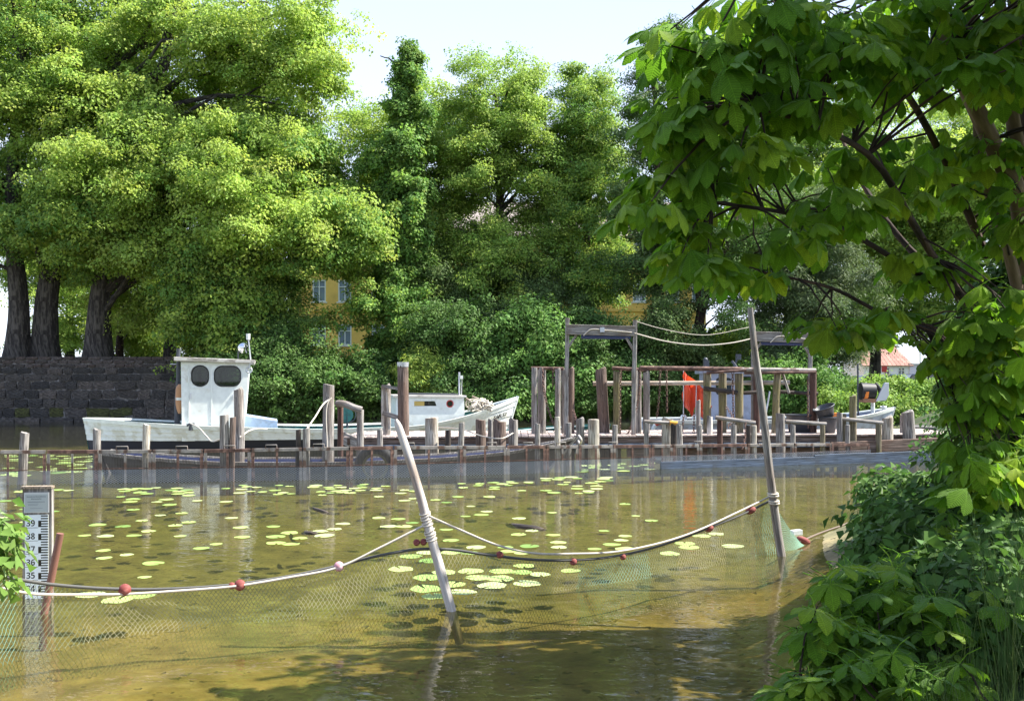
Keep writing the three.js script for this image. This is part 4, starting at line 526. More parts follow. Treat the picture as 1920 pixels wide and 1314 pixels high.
{ // grey workboat on the right
  const D = 24.2, X0 = wx(1196, D), g = thing('workboat', 'pale grey open workboat with wheelhouse and net hauler behind the jetty', 'boat', null, V(X0, 0, -D)), L = wx(1677, D) - X0, lx = (px, d) => wx(px, d) - X0;
  buildHull(g, { L, keel: -0.5, boot: 0.02, strakes: 2, bowRake: 0.5, sternRake: 0.1, fill: 0.3, flare: 0.5, railH: 0.08, sheer: [[0, hy(790, 23)], [0.4, hy(789, 23)], [0.65, hy(788, 23)], [0.85, hy(780, 23.4)], [1, hy(764, 24.2)]], half: [[0, 0.9], [0.1, 1.02], [0.5, 1.15], [0.75, 1.0], [0.9, 0.55], [1, 0.02]], deck: () => 0.12 }, { side: C.hullGrey, bottom: C.navy, rail: C.white, inside: C.houseGrey, deck: C.houseGrey });
  mesh(board(V(0.06, -0.4, 0), V(0, hy(790, 23), 0), 1.75, 0.05, V(0, 0, 1)), C.hullGrey, 'transom', g);
  const z1 = 0.7, d1 = D - z1, h0 = lx(1333, d1), h1 = lx(1412, d1), y1 = hy(700, d1), wh = new THREE.Group(); wh.name = 'wheelhouse'; g.add(wh);
  const sh = shapeOf([[h0, 0.12], [h1 + 0.12, 0.12], [h1 + 0.1, hy(745, d1)], [h1, y1], [h0, y1]]), wn = [lx(1401, d1), hy(722, d1), 0.24, 0.42, 0.06], wn2 = [lx(1357, d1), hy(724, d1), 0.36, 0.4, 0.06];
  for (const z of [z1 - 0.05, -z1]) { const s = sh.clone(); s.holes.push(roundedHole(...wn), roundedHole(...wn2)); mesh(slab(s, 0.05, z, 0.006), C.houseGrey, 'side_wall', wh); }
  for (const w of [wn, wn2]) { mesh(gasket(...w.slice(0, 4), w[4], z1 + 0.008, 0.014), C.black, 'window_seal', wh); mesh(new THREE.ShapeGeometry(shapeOf(roundedHole(...w).getPoints(6).map((q) => [q.x, q.y]))).translate(0, 0, z1 - 0.02), C.glass, 'pane', wh); }
  mesh(box(0.05, y1 - 0.12, z1 * 2 - 0.1, h0 + 0.03, (y1 + 0.12) / 2, 0), C.houseGrey, 'rear_wall', wh); mesh(box(0.05, 1.0, z1 * 2 - 0.1, h1 + 0.06, 0.62, 0), C.houseGrey, 'front_wall', wh);
  mesh(slab(shapeOf([[h0 - 0.1, y1 + 0.01], [h1 + 0.1, y1 + 0.01], [h1 + 0.1, y1 + 0.07], [h0 - 0.1, y1 + 0.07]]), z1 * 2 + 0.16, -z1 - 0.08, 0.01), C.houseGrey, 'wheelhouse_roof', wh);
  mesh(merge([rod(V(lx(1326, 23.6), y1, 0.3), V(lx(1328, 23.6), hy(683, 23.6), 0.3), 0.05, 8), new THREE.SphereGeometry(0.06, 10, 8).translate(lx(1328, 23.6), hy(674, 23.6), 0.3), box(0.14, 0.16, 0.12, lx(1329, 23.6), hy(681, 23.6), 0.3)]), C.charcoal, 'roof_vent', g);
  mesh(merge([rod(V(lx(1382, 23.6), y1 + 0.05, 0.1), V(lx(1393, 23.6), hy(668, 23.6), 0.1), 0.03), box(0.12, 0.14, 0.12, lx(1394, 23.6), hy(668, 23.6), 0.1), rod(V(lx(1380, 23.6), hy(676, 23.6), 0.2), V(lx(1392, 23.6), hy(692, 23.6), 0.2), 0.035)]), C.charcoal, 'floodlight', g);
  mesh(rod(V(lx(1436, 23.4), 0.3, 0.5), V(lx(1450, 23.4), hy(734, 23.4), 0.5), 0.025), C.alu, 'stay', g);
  // net hauler on its post near the bow
  const dn = 24.0, hx = lx(1640, dn), hY = hy(737, dn), nh = new THREE.Group(); nh.name = 'net_hauler'; g.add(nh);
  mesh(tube([V(hx, 0.3, 0.1), V(hx, hY - 0.12, 0.1)], 0.05, 10), C.white, 'post', nh); mesh(new THREE.CylinderGeometry(0.22, 0.2, 0.36, 20).rotateZ(Math.PI / 2).translate(hx - 0.16, hY + 0.05, 0.15), C.black, 'drum', nh); mesh(new THREE.CylinderGeometry(0.213, 0.213, 0.09, 20).rotateZ(Math.PI / 2).translate(hx - 0.24, hY + 0.03, 0.15), C.orangeHard, 'orange_band', nh);
  mesh(box(0.34, 0.1, 0.34, hx - 0.15, hY - 0.19, 0.12), mat(lin(0.25, 0.13, 0.07), 0.7), 'gearbox', nh); mesh(tube(curve([V(hx + 0.02, hY + 0.24, 0.2), V(hx + 0.1, hY + 0.16, 0.2), V(hx + 0.16, hY, 0.2)], 8), 0.05, 8), C.black, 'arm', nh);
  mesh(slab(shapeOf([[hx + 0.02, hY - 0.2], [hx + 0.26, hY - 0.18], [hx + 0.33, hY - 0.05], [hx + 0.33, hY + 0.26], [hx + 0.24, hY + 0.26], [hx + 0.1, hY - 0.02]]), 0.05, 0.24, 0.01), C.alu, 'guide_plate', nh);
  mesh(merge([rod(V(lx(1657, 24.2), hy(770, 24.2), 0), V(lx(1657, 24.2), hy(760, 24.2), 0), 0.03), rod(V(lx(1651, 24.2), hy(763, 24.2), 0), V(lx(1663, 24.2), hy(763, 24.2), 0), 0.025)]), C.alu, 'bow_cleat', g);
  mesh(rod(V(lx(1610, 24), 0.3, 0.2), V(lx(1609, 24), hy(682, 24), 0.2), 0.025), C.charcoal, 'pole', g);
}
function tubGeo(r0, r1, h) { return new THREE.LatheGeometry([[0, 0.02], [r0 * 0.97, 0], [r1, h], [r1 + 0.02, h], [r1 + 0.02, h - 0.03], [r1 - 0.015, h - 0.01], [r0 * 0.93, 0.03], [0, 0.03]].map((p) => new THREE.Vector2(...p)), 24); }
function put(geo, m, name, label, cat, p, turn) { const o = single(geo, m, name, label, cat); o.position.copy(p); if (turn) o.rotation.set(...turn); return o; }
put(tubGeo(0.44, 0.5, 0.56), C.charcoal, 'fish_tub', 'large round charcoal tub standing in the grey workboat', 'tub', V(wx(1482, 23.6), 0.125, -23.8));
{ const g = thing('fish_crate', 'pale grey fish crate behind the net hauler side of the grey workboat', 'crate', null, V(wx(1530, 24), 0.125, -24.2)); const w = 0.78, d = 0.5, h = 0.62, m = mat(lin(0.36, 0.40, 0.46), 0.6); mesh(box(w, 0.03, d, 0, 0.016, 0), m, 'base', g); for (const s of [-1, 1]) { mesh(box(w, h, 0.03, 0, h / 2 + 0.03, s * (d / 2 - 0.015)), m, 'side', g); mesh(box(0.03, h, d - 0.06, s * (w / 2 - 0.015), h / 2 + 0.03, 0), m, 'end', g); mesh(box(0.2, 0.05, 0.012, s * 0.2, h * 0.75, d / 2 + 0.005), C.charcoal, 'grip', g); } }
put(tubGeo(0.15, 0.2, 0.36), C.charcoal, 'bucket', 'black bucket on the jetty right of the rusty frame post', 'bucket', V(wx(1553, 20.4), 0.5, -20.4));
put(tubGeo(0.3, 0.36, 0.4), C.charcoal, 'mortar_tub', 'wide black mortar tub on the jetty behind the rail', 'tub', V(wx(1505, 20.9), 0.5, -20.9));
put(tubGeo(0.16, 0.22, 0.24), C.charcoal, 'mortar_tub', 'tilted grey tub lying on top of the black bucket', 'tub', V(wx(1551, 20.4), 0.86, -20.4), [0.1, 0, 0.35]);
put(new THREE.BoxGeometry(0.24, 0.09, 0.2), C.orangeHard, 'orange_box', 'small orange box on the rail of the grey workboat', 'box', V(wx(1562, 23.3), hy(777, 23.3), -23.15));
{ // marker buoys with orange flags standing in the workboat
  const flag = (n, label, px, d, top, ph, dx) => { const g = thing('marker_buoy', label, 'buoy', 'flagged marker buoys in the workboat', V(wx(px, d), 0.12, -d)); mesh(rod(V(0, 0, 0), V(dx, hy(top, d) - 0.12, 0), 0.014), C.alu, 'staff', g);
    const fg = new THREE.PlaneGeometry(1, 1, 10, 14), p = fg.attributes.position, r = rng(n); for (let i = 0; i < p.count; i++) { const u = p.getX(i) + 0.5, v = p.getY(i) + 0.5; p.setXYZ(i, dx + u * (0.40 - 0.16 * (1 - v)) + 0.03 * Math.sin(v * 9 + n), hy(top, d) - 0.14 - (1 - v) * ph - u * 0.34, 0.10 * Math.sin(u * 9 + v * 5 + n) + 0.05 * Math.sin(v * 14)); } fg.computeVertexNormals(); mesh(fg, C.orange, 'flag', g);
    mesh(new THREE.CapsuleGeometry(0.085, 0.35, 6, 12).translate(0, 0.42, 0), C.white, 'float', g); };
  flag(3, 'marker buoy with the larger orange flag, left of the pair in the workboat', 1282, 23.7, 694, 0.85, 0.0); flag(8, 'marker buoy with the lower orange flag, right of the pair in the workboat', 1304, 23.6, 714, 0.75, 0.03);
  const g = thing('lifebuoy', 'red and white lifebuoy hung on the side of the grey workboat', 'lifebuoy', null, V(wx(1240, 22.9), 0.42, -22.9)); g.rotation.x = -0.05; for (let k = 0; k < 8; k++) mesh(new THREE.TorusGeometry(0.2, 0.05, 8, 8, Math.PI / 4).rotateZ(k * Math.PI / 4), k % 2 ? C.white : C.redPaint, 'segment', g);
}
for (const [px, py, d, w, label] of [[1590, 805, 22.3, 60, 'black rubber raft float behind the jetty rail near the right end'], [1735, 800, 25, 70, 'black flat tender moored at the right end of the jetty']]) {
  const g = thing('black_float', label, 'float', 'black floats by the jetty', V(wx(px, d), -0.02, -d)); const l = w * d / F; mesh(tube(curve([V(-l / 2, 0.18, 0), V(-l / 4, 0.17, 0), V(l / 4, 0.17, 0), V(l / 2, 0.19, 0)], 8), [0.1, 0.17, 0.18, 0.18, 0.18, 0.18, 0.18, 0.17, 0.1], 12), C.black, 'tube', g); mesh(tube([V(-l / 2 + 0.1, 0.36, -0.3), V(l / 2 - 0.1, 0.36, -0.3)], 0.12, 10), C.black, 'tube', g); mesh(box(l * 0.8, 0.05, 0.5, 0, 0.3, -0.12), C.charcoal, 'board', g); }
{ // pale dinghy bow between the posts
  const d = 21.8, g = thing('dinghy', 'small pale dinghy with teal rail moored right of the bow of the white boat', 'boat', null, V(wx(940, 22.2), 0, -22.6)); g.rotation.y = 0.0; buildHull(g, { L: 2.6, keel: -0.12, boot: 0.05, strakes: 2, bowRake: 0.2, fill: 0.3, railW: 0.05, sheer: [[0, hy(812, d)], [0.6, hy(803, d)], [1, hy(799, d)]], half: [[0, 0.4], [0.4, 0.55], [0.8, 0.4], [1, 0.02]], deck: () => 0 }, { side: C.hullWhite, bottom: C.teal, rail: C.teal, inside: C.white, deck: C.white }); }
// ---------- jetty ----------
{
  const g = thing('jetty', 'low plank jetty running behind the mesh fence', 'jetty'), r = rng(91), x0 = wx(655, 19.4), x1 = wx(1790, 20.6), zN = (x) => -lerp(19.1, 20.2, (x - x0) / (x1 - x0)), zF = (x) => zN(x) - 2.1;
  for (let x = x0, k = 0; x < x1; x += 0.152, k++) mesh(board(V(x, 0.485 + (r() - 0.5) * 0.012, zN(x) + 0.02 + r() * 0.03), V(x, 0.485 + (r() - 0.5) * 0.012, zF(x) - r() * 0.03), 0.14, 0.035, V(1, 0, 0)), W.deck, 'plank', g);
  for (const [dz, m] of [[-0.03, W.brown], [-1.0, W.dark], [-2.0, W.dark]]) mesh(board(V(x0, 0.40, zN(x0) + dz), V(x1, 0.40, zN(x1) + dz), 0.12, 0.07, V(0, 1, 0)), m, 'beam', g);
  mesh(board(V(x0 + 0.1, 0.285, zN(x0) + 0.03), V(x1, 0.285, zN(x1) + 0.03), 0.10, 0.05, V(0, 1, 0)), W.blue, 'stringer', g);
  mesh(board(V(wx(1180, 19.4), 0.14, zN(4) - 0.06), V(x1, 0.12, zN(x1) - 0.06), 0.2, 0.06, V(0, 1, 0)), W.brown, 'fender_board', g);
  mesh(board(V(wx(640, 19.5), 0.46, -19.6), V(wx(672, 18.6), 0.36, -18.7), 0.26, 0.05, V(0, 1, 0)), W.grey, 'gangway_side', g);
  for (let x = x0 + 0.5; x < x1; x += 2.3) for (const z of [zN(x) - 0.25, zF(x) + 0.25]) mesh(tube([V(x, -1.2, z), V(x, 0.44, z)], 0.085, 8), W.dark, 'pile', g);
}
// ---------- posts ----------
const fz = table([[-80, 14.6], [0, 14.8], [640, 15.6], [1080, 16.9], [1460, 18.2], [1800, 19.9]]);
const ft = table([[-80, 848], [0, 848], [380, 846], [700, 840], [1080, 838], [1300, 836], [1500, 834], [1640, 834]]);   // top rail of the fence
let postSeed = 400;
// column, row of the top, width in the picture, distance, shift of the top, squareness, wood, label
function post(px, top, w, d, lean, sq, m, label, group) {
  const r = rng(postSeed++), x = wx(px, d), R = w * d / F / 2 * (sq ? 1.0 : 1), h = hy(top, d), bot = -1.15, dx = lean * d / F, k = (h - bot) / Math.max(0.5, h);
  const pts = [], rad = []; for (let i = 0; i <= 6; i++) { const t = i / 6, y = lerp(bot, h, t); pts.push(V(dx * (y / Math.max(h, 0.3)) + (r() - 0.5) * R * 0.1, y, 0)); rad.push(R * lerp(1.04, 0.97, t)); }
  pts.push(V(pts[6].x + (r() - 0.5) * R * 0.15, h + R * 0.09, 0)); rad.push(R * 0.86);
  const g = tube(pts, rad, sq ? 8 : 10, { jit: sq ? 0.07 : 0.12, seed: postSeed, sq: sq || 0, ref: V(0, 0, 1) });
  const o = single(g, m, sq ? 'square_post' : 'mooring_post', label, 'post', group); o.position.set(x, 0, -d); if (sq) o.rotation.y = 0; return o;
}
const FP = 'slim posts along the mesh fence', JP = 'stout mooring posts along the jetty', TP = 'tall frame posts on the jetty';
const fp = (px, top, w, lean, m, label, sq = 0.8) => post(px, top, w, fz(px) + (w > 14 ? 0.12 : 0.09), lean, sq, m, label, FP);
fp(40, 812, 17, 5, W.grey, 'splintered grey post at the left end of the mesh fence', 0);
fp(181, 806, 13, 0, W.grey, 'slim grey fence post just below the stern of the white boat');
fp(272, 797, 13, 2, W.pale, 'pale slim fence post in front of the after deck of the white boat');
fp(420, 779, 17, 0, W.grey, 'thick split grey post below the wheelhouse door', 0.3);
fp(433, 783, 11, 3, W.brown, 'dark slanting post lashed beside the split grey post');
fp(559, 806, 9, 0, W.dark, 'thin dark fence post, left of a pair beside the mooring line');
fp(574, 804, 13, 0, W.grey, 'grey fence post, right of a pair beside the mooring line');
fp(861, 793, 11, 5, W.grey, 'slanting slim fence post right of the leaning net pole top');
fp(1008, 795, 10, 0, W.grey, 'slim fence post left of the one by the punt bow');
fp(1045, 782, 11, 0, W.pale, 'pale fence post standing by the bow of the dark punt');
fp(1153, 797, 10, 0, W.grey, 'slim fence post below the leaning bark post');
fp(1276, 797, 11, -2, W.grey, 'fence post right of the orange-tipped rail');
fp(1312, 798, 10, 0, W.grey, 'slim fence post below the orange flags');
fp(1376, 797, 10, 0, W.grey, 'slim fence post below the workboat wheelhouse');
fp(1404, 798, 8, 0, W.dark, 'dark thin post directly left of the long leaning pole');
fp(1414, 798, 10, 0, W.pale, 'pale post directly beside the dark thin one, left of the long leaning pole');
fp(1487, 797, 9, 0, W.grey, 'slim post at the left end of the horizontal rail by the tubs');
fp(1543, 797, 9, 0, W.moss, 'mossy slim post in front of the black bucket');
fp(1590, 797, 8, 0, W.grey, 'thin grey fence post near the right end, before the tall ochre post');
fp(1648, 796, 10, 0, W.moss, 'mossy post holding the right end of the lashed rail');
post(449, 731, 18, 17.4, -2, 0, W.grey, 'tall round post in front of the wheelhouse front edge', JP);
post(615, 722, 22, 17.6, 1, 0, W.grey, 'tall round grey post with mooring line, left of the bent log rail', JP);
post(725, 723, 14, 19.9, 0, 0, W.grey, 'medium round post inside the slat frame beside the tall capped post', JP);
const capped = post(757, 686, 21, 19.6, -2, 0, W.brown, 'tallest brown post with a metal cap left of the fore cabin', JP);
mesh(new THREE.CylinderGeometry(0.128, 0.118, 0.1, 10, 1).translate(-0.02, hy(686, 19.6) + 0.03, 0), C.alu, 'metal_cap', capped);
post(712, 806, 11, 17.9, 0, 0, W.grey, 'short stump behind the half sunken tyre', JP);
post(810, 784, 25, 18.4, 0, 0, W.pale, 'thick pale whitish stump below the fore cabin', JP);
post(840, 807, 11, 18.3, 0, 0, W.dark, 'small dark stump right of the pale thick one', JP);
post(901, 788, 20, 18.9, 0, 0, W.brown, 'reddish brown stump, leftmost of the four below the boat bow', JP);
post(920, 787, 10, 19.02, 0, 0, W.grey, 'narrow grey stump between the reddish and the fluted ones below the bow', JP);
post(936, 791, 24, 18.4, 0, 0, W.brown, 'wide fluted stump in the middle of the group below the boat bow', JP);
post(962, 787, 17, 18.8, 0, 0, W.grey, 'grey stump with rope, rightmost of the group below the boat bow', JP);
post(1066, 793, 11, 18.2, 0, 0.6, W.grey, 'short square stump behind the punt bow', JP);
post(1088, 785, 16, 18.5, 0, 0.4, W.grey, 'square grey stump with the punt mooring rope', JP);
post(1113, 787, 22, 18.4, 0, 0.3, W.pale, 'wide pale split stump right of the punt bow', JP);
post(1252, 786, 21, 18.9, 0, 0, W.pale, 'wide pale stump under the orange-tipped rail', JP);
post(1212, 793, 9, 18.7, 0, 0.7, W.grey, 'square post holding the left end of the orange-tipped rail', JP);
post(1264, 797, 13, 18.55, 0, 0, W.dark, 'dark stump below the orange tip of the rail', JP);
post(1464, 776, 17, 19.1, 0, 0.4, W.grey, 'thick grey square-cut post right of the long leaning pole', JP);
post(1575, 775, 11, 19.3, 0, 0, W.grey, 'grey post holding the left end of the lashed rail', JP);
post(1584, 776, 7, 19.45, 0, 0, W.moss, 'thin mossy post just right of the lashed rail end', JP);
post(1600, 743, 13, 19.4, 0, 0.3, W.moss, 'tall ochre square post before the workboat bow', JP);
post(1665, 784, 21, 19.5, 0, 0, W.pale, 'stout pale post at the right end of the lashed rail', JP);
post(1693, 778, 9, 20.6, 0, 0.5, W.grey, 'narrow square post behind the leaning thick one at the right end', JP);
post(1708, 773, 23, 19.9, -6, 0.3, W.grey, 'thick grey leaning post at the right end of the jetty', JP);
post(1002, 690, 11, 20.2, 0, 0.7, W.grey, 'narrow square frame post, leftmost of the tall ones', TP);
post(1016, 690, 16, 20.4, 0, 0, W.grey, 'round frame post beside the leftmost tall square one', TP);
post(1046, 692, 11, 20.2, 0, 0.7, W.grey, 'square frame post left of the first winch frame leg', TP);
post(1057, 692, 9, 20.45, 0, 0.7, W.grey, 'slim square frame post hidden behind the first winch frame leg', TP);
post(1070, 691, 15, 20.5, 0, 0, W.brown, 'rough barked frame post right of the first winch frame leg', TP);
post(1136, 692, 21, 20.6, -9, 0, W.brown, 'thick bark covered post leaning left between the winch frame legs', TP);
post(1157, 697, 15, 20.5, 0, 0, W.moss, 'ochre and rust brown frame post right of the bark covered one', TP);
post(1190, 694, 11, 20.3, 0, 0.7, W.grey, 'square frame post, left of a tight pair behind the second winch leg', TP);
post(1199, 694, 8, 20.55, 0, 0.7, W.grey, 'thin square frame post, right of a tight pair behind the second winch leg', TP);
post(1212, 698, 13, 20.4, 0, 0, W.grey, 'frame post with a pale top plate left of the flags', TP);
post(1310, 751, 8, 20.2, 0, 0, W.grey, 'thin short post standing in front of the orange flags', TP);
post(1326, 700, 15, 20.5, 0, 0, W.moss, 'yellowish frame post right of the flags', TP);
post(1355, 700, 15, 20.6, 0, 0, W.moss, 'yellowish frame post hiding the workboat wheelhouse middle', TP);
post(1386, 701, 16, 20.5, 0, 0, W.moss, 'yellowish frame post with metal top hiding the wheelhouse front', TP);
post(1419, 692, 12, 20.7, 0, 0, W.red, 'rust brown post directly behind the long leaning pole', TP);
post(1452, 700, 14, 20.5, 6, 0, W.moss, 'yellow green leaning frame post right of the long leaning pole', TP);
post(1525, 694, 13, 20.6, 0, 0.4, W.red, 'dark brown frame post, rightmost of the tall ones', TP);
post(1331, 781, 11, 19.9, 0, 0, wood(woodTone([0.75, 0.73, 0.70], [0.85, 0.83, 0.80], [0.16, 0.14, 0.13], 0.1)), 'black and white birch stump below the flags', TP);
post(1350, 782, 11, 19.4, 0, 0, W.red, 'rusty brown stump under the crooked cross rail', TP);
// ---------- rails, pipes, frames ----------
const bar = (a, b, r, m, name, label, cat, n = 8) => single(tube([a, b], r, n), m, name, label, cat);
{
  const g = thing('log_rail', 'bent log rail of one sloping log on two posts left of the tyre', 'rail'); mesh(tube(curve([at(632, 757, 17.9), at(645, 757, 17.8), at(668, 766, 17.7), at(678, 769, 17.7)], 8), 0.066, 10, { jit: 0.12 }), W.grey, 'log', g); mesh(tube([V(wx(675, 17.75), -1.1, -17.75), at(675, 768, 17.75)], 0.066, 10, { jit: 0.1 }), W.grey, 'post', g); mesh(tube([V(wx(637, 17.95), -1.1, -17.95), at(638, 760, 17.95)], 0.055, 8, { jit: 0.1 }), W.red, 'post', g);
  const f = thing('slat_frame', 'light slat frame fixed to the tall capped post', 'frame'); for (const [a, b, c, e] of [[717, 722, 717, 800], [724, 725, 730, 805]]) mesh(board(at(a, b, 19.7), at(c, e, 19.7), 0.055, 0.025, V(1, 0, 0)), W.pale, 'slat', f); mesh(board(at(716, 724, 19.66), at(750, 729, 19.66), 0.07, 0.03, V(0, 1, 0)), W.grey, 'slat', f); mesh(board(at(717, 774, 19.66), at(750, 784, 19.66), 0.1, 0.03, V(0, 1, 0)), W.grey, 'slat', f);
  const h1 = thing('lashed_rail', 'pole rail with an orange tip across the pale stumps', 'rail'); mesh(tube([at(1208, 790, 18.7), at(1258, 793, 18.7)], 0.035, 8, { jit: 0.15 }), W.grey, 'pole', h1); mesh(tube([at(1256, 793, 18.68), at(1271, 794, 18.66)], 0.045, 8), mat(lin(0.55, 0.27, 0.03), 0.8), 'orange_tip', h1);
  bar(at(1342, 783, 19.3), at(1417, 793, 19.2), 0.045, W.grey, 'cross_rail', 'crooked cross rail below the workboat wheelhouse', 'rail'); bar(at(1473, 790, 18.9), at(1550, 795, 18.9), 0.04, W.grey, 'cross_rail', 'horizontal rail in front of the tubs', 'rail'); bar(at(1575, 785, 19.3), at(1656, 793, 19.3), 0.04, W.grey, 'cross_rail', 'lashed rail before the bow of the grey workboat', 'rail'); bar(at(1320, 728, 20.4), at(1383, 736, 20.4), 0.05, W.dark, 'cross_rail', 'dark plank between the yellowish posts by the flags', 'rail'); bar(at(1395, 737, 20.6), at(1420, 735, 20.6), 0.04, W.dark, 'cross_rail', 'short dark rail before the wheelhouse window', 'rail'); bar(at(1455, 734, 20.6), at(1534, 738, 20.6), 0.04, W.dark, 'cross_rail', 'thin curved rail between the two rightmost tall posts', 'rail');
  bar(at(1468, 700, 20.5), at(1480, 737, 20.5), 0.03, W.grey, 'brace', 'slanting brace hanging from the pipe right of the leaning pole', 'brace');
  bar(at(1112, 719, 21.0), at(1481, 717, 20.9), 0.05, W.pale, 'pole_beam', 'long pale horizontal pole behind the frame posts', 'beam');
  const P = 'rusty pipes along the tops of the frame posts';
  for (const [a, b, c, e, r, l] of [[996, 690, 1057, 691, 0.035, 'short rusty pipe joining the tall posts at the left'], [1148, 690, 1216, 694, 0.042, 'short rusty pipe over the ochre post'], [1200, 690, 1392, 692, 0.05, 'long rusty brown pipe above the orange flags'], [1325, 699, 1400, 694, 0.03, 'thin sloping rusty pipe in front of the wheelhouse top'], [1388, 693, 1530, 695, 0.055, 'pale weathered pipe right of the long leaning pole'], [1396, 699, 1530, 698, 0.03, 'thin rusty pipe just below the pale weathered one']]) { const o = bar(at(a, b, 20.4), at(c, e, 20.4 + (r < 0.04 ? -0.12 : 0)), r, l.startsWith('pale') ? C.steel : C.rust, 'rusty_pipe', l, 'pipe', 10); o.userData.group = P; }
}
function winchFrame(label, d, xl, xr, ytop, ybeam, legs, brR) {
  const g = thing('winch_frame', label, 'frame', 'winch frames over the jetty'); for (const [px, py, qx, qy] of legs) mesh(board(at(px, py, d), at(qx, qy, d).setY(-0.9), 0.085, 0.075, V(1, 0, 0)), W.grey, 'leg', g);
  mesh(board(at(xl, ytop, d - 0.09), at(xr, ytop + 3, d - 0.09), 16 * d / F, 0.05, V(0, 1, 0)), W.grey, 'beam', g); mesh(board(at(xl, ytop - 9, d), at(xr, ytop - 6, d), 0.25, 0.03, V(0, 0, 1)), W.grey, 'cover_board', g); mesh(board(at(xl, ytop, d + 0.14), at(xr, ytop + 3, d + 0.14), 16 * d / F, 0.04, V(0, 1, 0)), W.grey, 'rear_beam', g);
  mesh(tube([at(brR[0], ybeam, d + 0.02), at(brR[1], ybeam + 1, d + 0.02)], 0.06, 12), mat(lin(0.03, 0.05, 0.16), 0.6), 'roller', g);
  const [a, b] = brR[2]; mesh(board(at(a[0], a[1], d), at(a[2], a[3], d), 0.06, 0.05, V(0, 0, 1)), W.grey, 'brace', g); mesh(board(at(b[0], b[1], d), at(b[2], b[3], d), 0.06, 0.05, V(0, 0, 1)), W.grey, 'brace', g);
  mesh(tube(curve([at(xl + 32, ytop + 10, d - 0.13), at(xl + 45, ytop - 1, d - 0.13), at(xl + 75, ytop, d - 0.13), at(xr - 5, ytop + 4, d - 0.13)], 16), 0.014, 5), C.rope, 'cable', g); mesh(box(0.09, 0.1, 0.06, at(xl + 66, ytop, d).x, at(xl + 66, ytop + 0, d).y, -d + 0.16), C.alu, 'junction_box', g);
}
winchFrame('left wooden winch frame with a blue roller above the jetty', 19.8, 1062, 1190, 619, 630, [[1064, 596, 1060, 860], [1191, 600, 1186, 860]], [1090, 1183, [[1063, 655, 1082, 626], [1187, 655, 1174, 632]]]);
winchFrame('right wooden winch frame with a blue roller behind the long leaning pole', 20.9, 1413, 1519, 632, 642, [[1413, 610, 1412, 850], [1520, 613, 1518, 850]], [1426, 1504, [[1414, 660, 1428, 642], [1518, 664, 1504, 642]]]);
function rope(pts, r, m, label, n = 40, name = 'rope') { return single(tube(curve(pts, n), r, 5), m, name, label, 'rope'); }
rope([at(1188, 624, 19.75), at(1250, 640, 20), at(1318, 647, 20.2), at(1370, 643, 20.4), at(1413, 634, 20.8)], 0.013, C.rope, 'pale rope sagging between the two winch frames');
rope([at(1192, 602, 19.8), at(1240, 616, 20), at(1320, 628, 20.3), at(1412, 612, 20.8)], 0.007, C.rope, 'thin wire above the sagging rope between the winch frames');
rope([at(575, 804, 15.72), at(590, 782, 16.4), at(612, 752, 17.45), at(622, 747, 17.5)], 0.014, C.rope, 'mooring line from the slim fence post up to the tall round post');
rope([at(355, 793, 21.2), at(372, 802, 20.6), at(385, 816, 20), at(396, 827, 18), at(416, 822, 15.4)], 0.015, C.rope, 'mooring line from the boat cleat down to the split grey post');
rope([at(449, 819, 17.2), at(470, 806, 19.4), at(490, 803, 21.2), at(500, 804, 21.4)], 0.015, C.rope, 'mooring line from the tall round post to the white boat rail');
rope([at(1085, 816, 18.1), at(1090, 824, 18.0), at(1088, 832, 18.1), at(1084, 826, 18.3)], 0.02, C.rope, 'looped rope at the bow of the dark punt');
rope([at(621, 745, 17.45), at(613, 760, 17.4), at(613, 840, 17.3)], 0.012, C.rope, 'rope end hanging down the tall round post');
rope([at(962, 812, 18.6), at(940, 822, 18.2), at(905, 818, 18.6), at(870, 806, 19), at(800, 800, 21)], 0.012, C.rope, 'thin line from the rightmost stump to the boat side');
